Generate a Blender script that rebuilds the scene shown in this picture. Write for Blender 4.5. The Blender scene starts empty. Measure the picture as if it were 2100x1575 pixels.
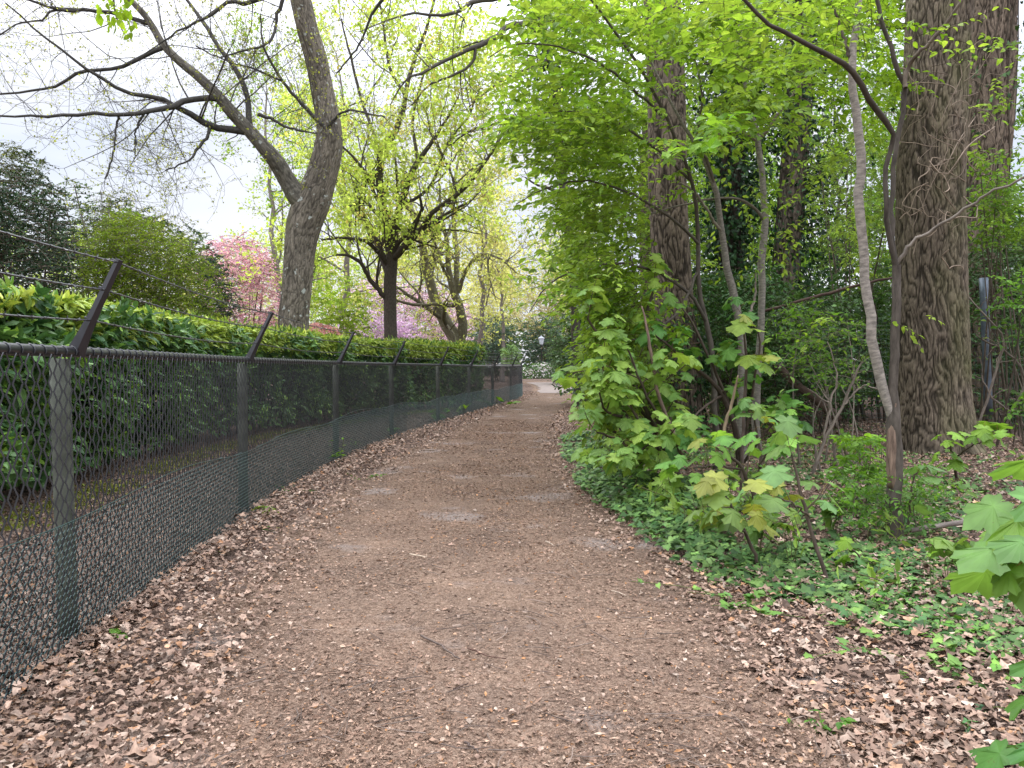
import bpy, math
import numpy as np
C = bpy.context
SC = C.scene
COL = SC.collection
rng = np.random.default_rng(11)
F = 1550.0                                   # focal length in photo pixels (2100 wide)
PITCH = math.radians(1.2)
CAM = np.array([0.0, 0.0, 1.5])

# ------------------------------------------------------------------ helpers
def norm(v):
    return v / np.maximum(np.linalg.norm(v, axis=-1, keepdims=True), 1e-9)

def at(px, py, d):
    """world point seen at photo pixel (px,py) at forward distance d"""
    px = np.asarray(px, float); py = np.asarray(py, float); d = np.asarray(d, float)
    u = (px - 1050) / F; v = (787.5 - py) / F
    cy = math.cos(PITCH) + v * math.sin(PITCH)
    cz = -math.sin(PITCH) + v * math.cos(PITCH)
    t = d / cy
    return np.stack([u * t, d + 0 * u, CAM[2] + cz * t], -1)

def sstep(a, b, x):
    t = np.clip((np.asarray(x, float) - a) / (b - a), 0, 1)
    return t * t * (3 - 2 * t)

_tab = np.random.default_rng(5).random((32, 32, 32))
def vnoise(p):
    p = np.asarray(p, float)
    i = np.floor(p).astype(int); f = p - i; f = f * f * (3 - 2 * f)
    i &= 31; j = (i + 1) & 31
    x0, y0, z0 = i[..., 0], i[..., 1], i[..., 2]; x1, y1, z1 = j[..., 0], j[..., 1], j[..., 2]
    fx, fy, fz = f[..., 0], f[..., 1], f[..., 2]
    a = _tab[x0, y0, z0] * (1 - fx) + _tab[x1, y0, z0] * fx
    b = _tab[x0, y1, z0] * (1 - fx) + _tab[x1, y1, z0] * fx
    c = _tab[x0, y0, z1] * (1 - fx) + _tab[x1, y0, z1] * fx
    d = _tab[x0, y1, z1] * (1 - fx) + _tab[x1, y1, z1] * fx
    return (a * (1 - fy) + b * fy) * (1 - fz) + (c * (1 - fy) + d * fy) * fz

# fence line, path edges, ground height
FY = np.array([-30, 0, 4, 8, 12, 16, 20, 24.5, 29, 33, 37, 40, 60])
FX = np.array([-1.9, -1.9, -2.31, -2.72, -2.75, -2.5, -1.95, -1.34, -.69, 0., .42, .5, .5])
RY = np.array([-30, 0, 3.6, 4.4, 5.2, 6.2, 8.8, 11.3, 18, 24, 31, 38, 48, 58, 70, 600])
RX = np.array([2.6, 2.6, 2.05, 1.8, 1.45, 1.2, .9, .9, 1.35, 1.9, 2.8, 3.6, 4.3, 4.6, 5, 5])
def fence_x(y): return np.interp(y, FY, FX)
def right_x(y): return np.interp(y, RY, RX)
def ground(x, y):
    x = np.asarray(x, float); y = np.asarray(y, float)
    s = x - np.interp(y, [-30, 3, 6, 10, 18, 26, 40, 80], [2.2, 1.9, 1.2, .95, 1.2, 2.1, 3.6, 5])
    s = np.log1p(np.exp(np.clip(s * 2.5, -30, 30))) / 2.5
    z = .42 * (1 - np.exp(-s / 3.6)) * (1 - .6 * sstep(25, 60, y))
    z = z + .5 * sstep(28, 74, y)
    return z

# ------------------------------------------------------------------ mesh builder
class Geo:
    def __init__(s): s.V = []; s.T = []; s.C = []; s.B = []; s.n = 0
    def add(s, v, t, c, b=None):
        v = np.asarray(v, np.float32).reshape(-1, 3); t = np.asarray(t, np.int64).reshape(-1, 3)
        if len(v) == 0: return
        c = np.broadcast_to(np.asarray(c, np.float32), v.shape)
        s.V.append(v); s.T.append(t + s.n); s.C.append(c)
        s.B.append(np.zeros_like(v) if b is None else np.asarray(b, np.float32).reshape(-1, 3))
        s.n += len(v)
    def build(s, name, mat, parent=None, smooth=False):
        me = bpy.data.meshes.new(name)
        if s.n:
            V = np.concatenate(s.V); T = np.concatenate(s.T); Cc = np.concatenate(s.C); B = np.concatenate(s.B)
            if parent is not None: V = V - np.array(parent_loc(parent), np.float32)
            me.vertices.add(len(V)); me.vertices.foreach_set('co', V.ravel())
            me.loops.add(len(T) * 3); me.loops.foreach_set('vertex_index', T.ravel().astype(np.int32))
            me.polygons.add(len(T))
            me.polygons.foreach_set('loop_start', np.arange(0, len(T) * 3, 3, dtype=np.int32))
            me.polygons.foreach_set('use_smooth', np.full(len(T), smooth))
            at_ = me.attributes.new('tint', 'FLOAT_COLOR', 'POINT')
            at_.data.foreach_set('color', np.concatenate([np.clip(Cc, 0, 1), np.ones((len(Cc), 1), np.float32)], 1).ravel())
            if np.any(B):
                ab = me.attributes.new('buv', 'FLOAT_VECTOR', 'POINT'); ab.data.foreach_set('vector', B.ravel())
            me.update(calc_edges=True)
        if mat is not None: me.materials.append(mat)
        o = bpy.data.objects.new(name, me); COL.objects.link(o)
        if parent is not None: o.parent = parent
        return o

def build_two(name, leafgeo, leafmat, twiggeo, parent):
    """leaves and the fine twigs that carry them, one mesh with two materials"""
    g = Geo(); n = sum(len(t) for t in leafgeo.T)
    for s_ in (leafgeo, twiggeo):
        off = 0
        for v, t, c, b in zip(s_.V, s_.T, s_.C, s_.B): g.add(v, t - off, c, b); off += len(v)
    o = g.build(name, leafmat, parent); o.data.materials.append(M_TWIG)
    mi = np.zeros(len(o.data.polygons), np.int32); mi[n:] = 1; o.data.polygons.foreach_set('material_index', mi)
    return o

def parent_loc(p):
    l = np.array(p.location)
    while p.parent: p = p.parent; l = l + np.array(p.location)
    return l

def tag(o, label=None, cat=None, group=None, kind=None):
    if label: o['label'] = label
    if cat: o['category'] = cat
    if group: o['group'] = group
    if kind: o['kind'] = kind
    return o

def thing(name, label, cat, loc, group=None):
    o = bpy.data.objects.new(name, None); COL.objects.link(o)
    o.location = [float(v) for v in loc]; o.empty_display_size = .2
    return tag(o, label, cat, group)

def tubes(geo, P, R, sides=5, col=(.1, .08, .06), jit=.12, cap=False):
    P = np.asarray(P, float); R = np.asarray(R, float)
    if P.ndim == 2: P = P[None]; R = R[None]
    N, K, _ = P.shape
    if N == 0: return
    T = norm(np.gradient(P, axis=1))
    ov = norm(P[:, -1] - P[:, 0])
    ref = np.where((np.abs(ov[:, 2:3]) > .8), np.array([[1., 0.2, 0]]), np.array([[0, 0.15, 1.]]))
    ref = np.broadcast_to(ref[:, None], T.shape)
    n1 = norm(np.cross(T, ref)); n2 = np.cross(T, n1)
    a = np.arange(sides) * 2 * np.pi / sides
    ca = np.cos(a)[None, None, :, None]; sa = np.sin(a)[None, None, :, None]
    V = P[:, :, None] + R[:, :, None, None] * (ca * n1[:, :, None] + sa * n2[:, :, None])
    s = np.concatenate([np.zeros((N, 1)), np.cumsum(np.linalg.norm(np.diff(P, axis=1), axis=2), 1)], 1)
    rm = R.mean(1)[:, None, None]; off = rng.random((N, 1, 1)) * 20
    B = np.stack([np.broadcast_to(rm * ca[..., 0] + off, V.shape[:3]), np.broadcast_to(rm * sa[..., 0] + off * .7, V.shape[:3]),
                  np.broadcast_to(s[:, :, None], V.shape[:3])], -1)
    k = np.arange(K - 1)[:, None] * sides; j = np.arange(sides)[None]; j2 = (j + 1) % sides
    q = np.stack([k + j, k + j2, k + sides + j2, k + sides + j], -1).reshape(-1, 4)
    tri = np.concatenate([q[:, [0, 1, 2]], q[:, [0, 2, 3]]])
    if cap:
        e0 = [[0, i + 1, i] for i in range(1, sides - 1)]; b = (K - 1) * sides
        e1 = [[b, b + i, b + i + 1] for i in range(1, sides - 1)]
        tri = np.concatenate([tri, e0, e1])
    Tt = (tri[None] + (np.arange(N) * K * sides)[:, None, None]).reshape(-1, 3)
    col = np.asarray(col, float)
    if col.ndim == 1: col = np.broadcast_to(col, (N, 3))
    col = col * (1 + jit * rng.standard_normal((N, 1)))
    Cc = np.repeat(col, K * sides, axis=0)
    geo.add(V.reshape(-1, 3), Tt, Cc, B.reshape(-1, 3))

def resample(P, K, R=None):
    """Catmull-Rom through the points, K samples"""
    P = np.asarray(P, float)
    X = P if R is None else np.concatenate([P, np.asarray(R, float)[:, None]], 1)
    n = len(X)
    E = np.concatenate([[2 * X[0] - X[1]], X, [2 * X[-1] - X[-2]]])
    L = np.concatenate([[0], np.cumsum(np.linalg.norm(np.diff(P, axis=0), axis=1))])
    s = np.linspace(0, L[-1], K); i = np.clip(np.searchsorted(L, s, side='right') - 1, 0, n - 2)
    t = ((s - L[i]) / np.maximum(L[i + 1] - L[i], 1e-9))[:, None]
    p0, p1, p2, p3 = E[i], E[i + 1], E[i + 2], E[i + 3]
    Y = .5 * (2 * p1 + (p2 - p0) * t + (2 * p0 - 5 * p1 + 4 * p2 - p3) * t ** 2 + (3 * p1 - p0 - 3 * p2 + p3) * t ** 3)
    return Y if R is None else (Y[:, :-1], np.maximum(Y[:, -1], .001))

DSCALE = 1.0
def limb(spec, K=16, wob=0.0, to_ground=False):
    """spec rows: px, py, depth, width in photo pixels"""
    s = np.array(spec, float); s[:, 2] *= DSCALE
    P = at(s[:, 0], s[:, 1], s[:, 2]); R = s[:, 3] / 2 * s[:, 2] / F
    if to_ground: P[0, 2] = ground(P[0, 0], P[0, 1]) - .08
    P, R = resample(P, K, R)
    if wob:
        w = rng.standard_normal((K, 3)) * wob; w[0] = 0
        P = P + w
    return P, R

def trunk(geo, P, R, sides=64, step=.05, furrow=.018, cell=.055, col=(.2, .165, .13), dark=.35, flare=.3, lump=.05, moss=None, seed=0):
    """bark with real relief: ridged plates separated by furrows"""
    L = np.linalg.norm(np.diff(P, axis=0), axis=1).sum()
    K = max(8, int(L / step)); P, R = resample(P, K, R)
    T = norm(np.gradient(P, axis=0)); ref = np.broadcast_to(np.array([1., .2, 0]), T.shape)
    n1 = norm(np.cross(T, ref)); n2 = np.cross(T, n1)
    s = np.concatenate([[0], np.cumsum(np.linalg.norm(np.diff(P, axis=0), axis=1))])
    a = np.arange(sides) * 2 * np.pi / sides
    A, S = np.meshgrid(a, s); r0 = R.mean()
    q = np.stack([np.cos(A) * r0, np.sin(A) * r0, S * .21], -1) + seed * 3.7
    warp = (vnoise(q * np.array([7, 7, 22]) + 7) - .5) * .10 + (vnoise(q * np.array([2.2, 2.2, 8]) + 1) - .5) * .05
    n = vnoise((q + warp[..., None]) / cell)
    n2_ = vnoise((q * np.array([1, 1, 2.2]) + 3.3) / (cell * .55))
    f1 = np.clip(np.abs(n - .5) * 6.5, 0, 1); f2 = np.clip(np.abs(n2_ - .5) * 5, 0, 1)
    h = f1 * (.7 + .3 * f2)
    big = vnoise(np.stack([np.cos(A) * 1.6, np.sin(A) * 1.6, S * 1.1], -1) + seed) - .5
    fl = flare * np.exp(-S / .45) * (1 + .5 * np.cos(A * 5 + seed) * np.exp(-S / .35))
    rad = R[:, None] * (1 + lump * 2 * big + fl) + furrow * (h - .8)
    V = P[:, None] + rad[..., None] * (np.cos(A)[..., None] * n1[:, None] + np.sin(A)[..., None] * n2[:, None])
    shade = (dark + (1 - dark) * h ** 1.2) * (.82 + .5 * (vnoise(q * 7) - .3))  # furrows darkened in the tint, painting shade between the ridges
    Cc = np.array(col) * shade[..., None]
    if moss is not None:
        ang, amt, mcol = moss
        m = np.clip((np.cos(A - ang) * .6 + .9 * (vnoise(q * np.array([5, 5, 12])) - .35) + amt), 0, 1)[..., None] * .75
        Cc = Cc * (1 - m) + np.array(mcol) * (.5 + .6 * h[..., None]) * m
    B = np.stack([np.cos(A) * r0 + seed, np.sin(A) * r0, S], -1)
    k = np.arange(K - 1)[:, None] * sides; j = np.arange(sides)[None]; j2 = (j + 1) % sides
    t = np.stack([k + j, k + j2, k + sides + j2, k + sides + j], -1).reshape(-1, 4)
    geo.add(V.reshape(-1, 3), np.concatenate([t[:, [0, 1, 2]], t[:, [0, 2, 3]]]), Cc.reshape(-1, 3), B.reshape(-1, 3))

def grow(P, R, M, lo, hi, t0=.25, spread=.7, up=.15, K=6, wob=.22, rmin=.0025, rfac=.55, tip=True, flat=0., fork=True):
    """children twigs of every polyline in P (N,Kp,3)"""
    N, Kp, _ = P.shape
    t = t0 + (1 - t0) * rng.random((N, M))
    if tip: t[:, 0] = .995
    f = t * (Kp - 1); i = np.minimum(f.astype(int), Kp - 2); fr = f - i
    n = np.arange(N)[:, None]
    st = P[n, i] * (1 - fr[..., None]) + P[n, i + 1] * fr[..., None]
    tg = norm(P[n, i + 1] - P[n, i]); rad = R[n, i] * (1 - fr) + R[n, i + 1] * fr
    v = rng.standard_normal((N, M, 3)); v[..., 2] *= (1 - flat)
    pp = norm(v - (v * tg).sum(-1, keepdims=True) * tg)
    sp = spread * (.6 + .8 * rng.random((N, M, 1)))
    if tip: sp[:, 0] *= .35
    d = norm(tg * (1 - sp) + pp * sp + np.array([0, 0, up]))
    ln = rng.uniform(lo, hi, (N, M)) * (1.15 - .5 * t)
    st = st.reshape(-1, 3); d = d.reshape(-1, 3); ln = ln.reshape(-1); rad = rad.reshape(-1)
    pts = [st]; cur = d
    for k in range(K - 1):
        cur = norm(cur + wob * rng.standard_normal(cur.shape) + np.array([0, 0, up * .12]))
        pts.append(pts[-1] + cur * (ln / (K - 1))[:, None])
    Q = np.stack(pts, 1)
    r0 = np.minimum(rad * .85, np.maximum(rad * rfac, rmin))
    Rr = np.maximum(r0[:, None] * np.linspace(1, .35, K)[None], rmin * .7)
    return Q, Rr

# ------------------------------------------------------------------ leaf templates
def half_fan(mid, edge):
    """strip between midrib points and edge points, mirrored; returns verts, tris"""
    return mid, edge

def tmpl_ovate(w=.27, droop=.16, fold=.07):
    v = [(0, 0, 0), (.45, 0, -droop * .15), (1, 0, -droop)]
    for s in (1, -1):
        v += [(.18, s * w * .72, fold * .7), (.5, s * w, fold), (.8, s * w * .55, -droop * .4 + fold * .5)]
    t = []
    for b, fl in ((3, 0), (6, 1)):
        q = [(0, 1, b), (b, 1, b + 1), (1, b + 2, b + 1), (1, 2, b + 2)]
        t += [(x, z, y) if fl else (x, y, z) for x, y, z in q]
    return np.array(v, float), np.array(t), None

def tmpl_diamond(w=.3, droop=.1):
    v = [(0, 0, 0), (.5, w, .06), (1, 0, -droop), (.5, -w, .06)]
    return np.array(v, float), np.array([(0, 2, 1), (0, 3, 2)]), None

def tmpl_maple(cup=.3, fold=.05, var=0.):
    h = [(0, .0), (-.13, .10), (-.17, .27), (-.05, .33), (.02, .53), (.13, .49), (.23, .40), (.31, .35), (.42, .50), (.50, .66), (.60, .60), (.70, .60),
         (.71, .46), (.70, .32), (.80, .33), (.90, .19), (1.08, 0)]
    v = [(.18, 0, .05)]; 
    def z(x, y):
        r2 = (x - .2) ** 2 + y * y
        th = math.atan2(y, x - .1)
        return .05 - cup * r2 + fold * math.cos(th * 5) * min(1, r2 * 2)
    t = []
    for s in (1, -1):
        b = len(v)
        v += [(x, s * y, z(x, y)) for x, y in h]
        for i in range(len(h) - 1):
            t.append((0, b + i, b + i + 1) if s < 0 else (0, b + i + 1, b + i))
    v = np.array(v)
    # tint factor: bright near the veins, darker between
    fac = np.ones(len(v)); fac[0] = 1.3
    for k_, q_ in enumerate(v): fac[k_] *= .82 + .3 * min(1, math.hypot(q_[0] - .2, q_[1])) if k_ else 1
    return v, np.array(t), fac

def tmpl_ivy():
    h = [(.05, .0), (-.12, .2), (.0, .42), (.22, .30), (.46, .38), (.58, .2), (1, 0)]
    v = [(.25, 0, .04)]; t = []
    for s in (1, -1):
        b = len(v); v += [(x, s * y, .05 - .25 * y * y - .1 * x * x) for x, y in h]
        for i in range(len(h) - 1): t.append((0, b + i, b + i + 1) if s < 0 else (0, b + i + 1, b + i))
    f = np.ones(len(v)); f[0] = 1.2
    return np.array(v), np.array(t), f

def tmpl_litter(seed, lobed=True):
    r = np.random.default_rng(seed)
    n = 6
    xs = np.linspace(0, 1, n)
    cu = r.uniform(-1.6, 2.2); c2 = r.uniform(-.15, .3); tw = r.uniform(-.6, .6)
    v = []; 
    def z(x, y): return cu * y * y + c2 * math.sin(x * 3.1) + tw * y * (x - .5)
    for x in xs: v.append((x, 0, z(x, 0)))
    t = []
    for s in (1, -1):
        b = len(v)
        for i, x in enumerate(xs[:-1]):
            w = .30 * math.sin(math.pi * min(1, x * .92 + .08)) ** .7 * (1 + (.34 * (-1) ** i if lobed else 0)) * r.uniform(.8, 1.15)
            xx = x + .5 / n
            v.append((xx, s * w, z(xx, w * s)))
        m = n - 1
        q = []
        for i in range(m):
            q.append((i, i + 1, b + i))
            if i < m - 1: q.append((i + 1, b + i + 1, b + i))
        t += [(x, z_, y) if s < 0 else (x, y, z_) for x, y, z_ in q]
    f = np.ones(len(v)); f[:n] = .85
    return np.array(v), np.array(t), f

OV = [tmpl_ovate(.26, .1, .05), tmpl_ovate(.3, .2, .09), tmpl_ovate(.24, .3, .02)]
LAUREL = [tmpl_ovate(.19, .12, .06), tmpl_ovate(.21, .25, .05), tmpl_ovate(.18, .02, .09)]
DI = [tmpl_diamond(.3, .1), tmpl_diamond(.36, .25)]
MAPLE = [tmpl_maple(.22, .03), tmpl_maple(.42, .025), tmpl_maple(.6, .04)]
IVY = [tmpl_ivy()]
LIT = [tmpl_litter(i, i % 3 != 2) for i in range(8)]
CHIP = [(np.array([(0, 0, 0), (.5, .13, .06), (1, .03, .02), (.5, -.12, .02)], float), np.array([(0, 2, 1), (0, 3, 2)]), None),
        (np.array([(0, 0, 0), (.3, .2, .1), (1, .1, .0), (.6, -.2, .05)], float), np.array([(0, 2, 1), (0, 3, 2)]), None)]

def leaves(geo, tm, pos, ax, nr, size, tint, wvar=.15):
    pos = np.asarray(pos, float).reshape(-1, 3); N = len(pos)
    if N == 0: return
    ax = norm(np.broadcast_to(ax, pos.shape)); nr = np.broadcast_to(nr, pos.shape)
    nr = nr - (nr * ax).sum(-1, keepdims=True) * ax
    nr = norm(nr + 1e-4); yy = np.cross(nr, ax)
    size = np.broadcast_to(np.asarray(size, float), (N,)); tint = np.broadcast_to(np.asarray(tint, float), (N, 3))
    wv = 1 + wvar * rng.standard_normal(N)
    pick = rng.integers(0, len(tm), N)
    for k, (v, t, f) in enumerate(tm):
        m = np.where(pick == k)[0]
        if len(m) == 0: continue
        s = size[m][:, None, None]
        W = pos[m][:, None] + s * (v[None, :, 0:1] * ax[m][:, None] + (wv[m][:, None, None] * v[None, :, 1:2]) * yy[m][:, None] + v[None, :, 2:3] * nr[m][:, None])
        cc = np.repeat(tint[m][:, None], len(v), 1)
        if f is not None: cc = cc * f[None, :, None]
        tt = (t[None] + (np.arange(len(m)) * len(v))[:, None, None]).reshape(-1, 3)
        geo.add(W.reshape(-1, 3), tt, cc.reshape(-1, 3))

def tints(n, a, b, var=.16):
    """random mix of two colours with brightness spread"""
    w = rng.random((n, 1)) ** 1.3
    return (np.array(a) * (1 - w) + np.array(b) * w) * np.exp(var * rng.standard_normal((n, 1)))

def sprays(tw, lf, P0, D, L, M, size, ca, cb, tm=OV, wood=(.09, .075, .05), rad=.0025, droop=.25, lax=.5, var=.16, depth_dark=None):
    """leafy twigs: alternate leaves in a loose plane along an arching twig"""
    P0 = np.asarray(P0, float); N = len(P0)
    if N == 0: return
    D = norm(np.asarray(D, float)); L = np.broadcast_to(L, (N,))
    K = 5; t = np.linspace(0, 1, K)
    side = norm(np.cross(D, np.array([0, 0, 1.])) + .25 * rng.standard_normal((N, 3)))
    sw = rng.standard_normal((N, 1)) * .15
    def pt(tt):  # (N,m)
        return (P0[:, None] + D[:, None] * (L[:, None] * tt)[..., None] + side[:, None] * (sw * L[:, None] * tt ** 2)[..., None]
                + np.array([0, 0, -1.]) * (droop * L[:, None] * tt ** 2)[..., None])
    TT = np.broadcast_to(t, (N, K))
    if tw is not None: tubes(tw, pt(TT), np.linspace(rad, rad * .5, K)[None].repeat(N, 0), 3, wood)
    tm_t = .12 + .88 * (np.arange(M)[None] + rng.random((N, M)) * .8) / M
    pos = pt(tm_t)
    sg = np.where(np.arange(M) % 2 == 0, 1., -1.)[None, :, None]
    ax = norm(D[:, None] * (.35 + .9 * (tm_t ** 3)[..., None]) + sg * side[:, None] * (1. - .7 * (tm_t ** 4)[..., None]) + np.array([0, 0, -.25]) + lax * .5 * rng.standard_normal((N, M, 3)))
    nr = np.array([0, 0, 1.]) + lax * .7 * rng.standard_normal((N, M, 3))
    sz = size * rng.uniform(.55, 1.2, (N, M))
    base = tints(N, ca, cb, var)
    tn = base[:, None] * np.exp(.12 * rng.standard_normal((N, M, 1)))
    leaves(lf, tm, pos.reshape(-1, 3), ax.reshape(-1, 3), nr.reshape(-1, 3), sz.reshape(-1), tn.reshape(-1, 3))

def in_poly(poly, p):
    poly = np.asarray(poly, float); x, y = p[:, 0], p[:, 1]; c = np.zeros(len(p), bool)
    n = len(poly); j = n - 1
    for i in range(n):
        xi, yi = poly[i]; xj, yj = poly[j]
        m = ((yi > y) != (yj > y)) & (x < (xj - xi) * (y - yi) / (yj - yi + 1e-9) + xi)
        c ^= m; j = i
    return c

def sample_poly(poly, n, clump=0, sig=30):
    poly = np.asarray(poly, float); lo, hi = poly.min(0), poly.max(0)
    out = np.zeros((0, 2))
    if clump: cen = sample_poly(poly, clump)
    while len(out) < n:
        if clump: p = cen[rng.integers(0, clump, n * 2)] + rng.standard_normal((n * 2, 2)) * sig
        else: p = lo + (hi - lo) * rng.random((n * 2, 2))
        out = np.concatenate([out, p[in_poly(poly, p)]])
    return out[:n]

# ------------------------------------------------------------------ materials
def newmat(name):
    m = bpy.data.materials.new(name); m.use_nodes = True
    nt = m.node_tree; nt.nodes.clear()
    out = nt.nodes.new('ShaderNodeOutputMaterial')
    return m, nt, out
def N_(nt, typ, **kw):
    n = nt.nodes.new(typ)
    for k, v in kw.items():
        if k in n.inputs: n.inputs[k].default_value = v
        else: setattr(n, k, v)
    return n
def LK(nt, a, b): nt.links.new(a, b)
def attr(nt, name, out='Color'):
    n = nt.nodes.new('ShaderNodeAttribute'); n.attribute_name = name
    return n.outputs[out]
def mixc(nt, typ, fac, a, b):
    n = nt.nodes.new('ShaderNodeMix'); n.data_type = 'RGBA'; n.blend_type = typ
    for i, v in ((0, fac), (6, a), (7, b)):
        if hasattr(v, 'is_output'): LK(nt, v, n.inputs[i])
        else: n.inputs[i].default_value = v if i == 0 else (*v, 1)
    return n.outputs[2]
def ramp(nt, src, stops):
    n = nt.nodes.new('ShaderNodeValToRGB'); e = n.color_ramp.elements
    while len(e) < len(stops): e.new(.5)
    for x, (p, c) in zip(e, stops): x.position = p; x.color = (*c, 1) if len(c) == 3 else c
    LK(nt, src, n.inputs[0]); return n.outputs[0]

def leaf_mat(name, trans=.4, rough=.5, spec=.3, tcol=(1.15, 1.12, .6), nscale=60, spots=0):
    m, nt, out = newmat(name)
    c = attr(nt, 'tint')
    nz = N_(nt, 'ShaderNodeTexNoise', Scale=nscale, Detail=2.0); tc = nt.nodes.new('ShaderNodeTexCoord'); LK(nt, tc.outputs['Object'], nz.inputs['Vector'])
    v = ramp(nt, nz.outputs['Fac'], [(.3, (.82, .82, .82)), (.7, (1.12, 1.12, 1.12))])
    c = mixc(nt, 'MULTIPLY', 1.0, c, v)
    if spots:
        n2 = N_(nt, 'ShaderNodeTexNoise', Scale=float(spots), Detail=4.0, Roughness=.7); LK(nt, tc.outputs['Object'], n2.inputs['Vector'])
        c = mixc(nt, 'MIX', ramp(nt, n2.outputs['Fac'], [(.66, (0, 0, 0)), (.72, (.75, .75, .75))]), c, (.12, .09, .03))
    p = N_(nt, 'ShaderNodeBsdfPrincipled', Roughness=rough); p.inputs['Specular IOR Level'].default_value = spec
    LK(nt, c, p.inputs['Base Color'])
    tr = nt.nodes.new('ShaderNodeBsdfTranslucent'); LK(nt, mixc(nt, 'MULTIPLY', 1.0, c, tcol), tr.inputs['Color'])
    ms = N_(nt, 'ShaderNodeMixShader', Fac=trans); LK(nt, p.outputs[0], ms.inputs[1]); LK(nt, tr.outputs[0], ms.inputs[2])
    LK(nt, ms.outputs[0], out.inputs[0]); return m

def bark_mat(name, scale=28., stretch=.22, bump=.5, dist=.01, rough=.9, lo=.55, hi=1.3, lichen=None):
    m, nt, out = newmat(name)
    c = attr(nt, 'tint')
    mp = N_(nt, 'ShaderNodeMapping'); mp.inputs['Scale'].default_value = (1, 1, stretch); LK(nt, attr(nt, 'buv', 'Vector'), mp.inputs[0])
    n1 = N_(nt, 'ShaderNodeTexNoise', Scale=scale, Detail=6.0, Roughness=.65); LK(nt, mp.outputs[0], n1.inputs['Vector'])
    v = ramp(nt, n1.outputs['Fac'], [(.32, (lo,) * 3), (.68, (hi,) * 3)])
    c = mixc(nt, 'MULTIPLY', 1.0, c, v)
    if lichen:
        n2 = N_(nt, 'ShaderNodeTexNoise', Scale=7.0, Detail=4.0); LK(nt, attr(nt, 'buv', 'Vector'), n2.inputs['Vector'])
        f = ramp(nt, n2.outputs['Fac'], [(lichen[1], (0, 0, 0)), (lichen[1] + .06, (1, 1, 1))])
        c = mixc(nt, 'MIX', f, c, lichen[0])
    p = N_(nt, 'ShaderNodeBsdfPrincipled', Roughness=rough); p.inputs['Specular IOR Level'].default_value = .15
    LK(nt, c, p.inputs['Base Color'])
    b = N_(nt, 'ShaderNodeBump', Strength=bump, Distance=dist); LK(nt, n1.outputs['Fac'], b.inputs['Height']); LK(nt, b.outputs[0], p.inputs['Normal'])
    LK(nt, p.outputs[0], out.inputs[0]); return m

def plain_mat(name, col, rough=.6, metal=0., spec=.4, noise=(12., .8, 1.15)):
    m, nt, out = newmat(name)
    tc = nt.nodes.new('ShaderNodeTexCoord')
    nz = N_(nt, 'ShaderNodeTexNoise', Scale=noise[0], Detail=4.0); LK(nt, tc.outputs['Object'], nz.inputs['Vector'])
    v = ramp(nt, nz.outputs['Fac'], [(.3, (noise[1],) * 3), (.7, (noise[2],) * 3)])
    c = mixc(nt, 'MULTIPLY', 1.0, v, col)
    p = N_(nt, 'ShaderNodeBsdfPrincipled', Roughness=rough, Metallic=metal); p.inputs['Specular IOR Level'].default_value = spec
    LK(nt, c, p.inputs['Base Color']); LK(nt, p.outputs[0], out.inputs[0]); return m

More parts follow.
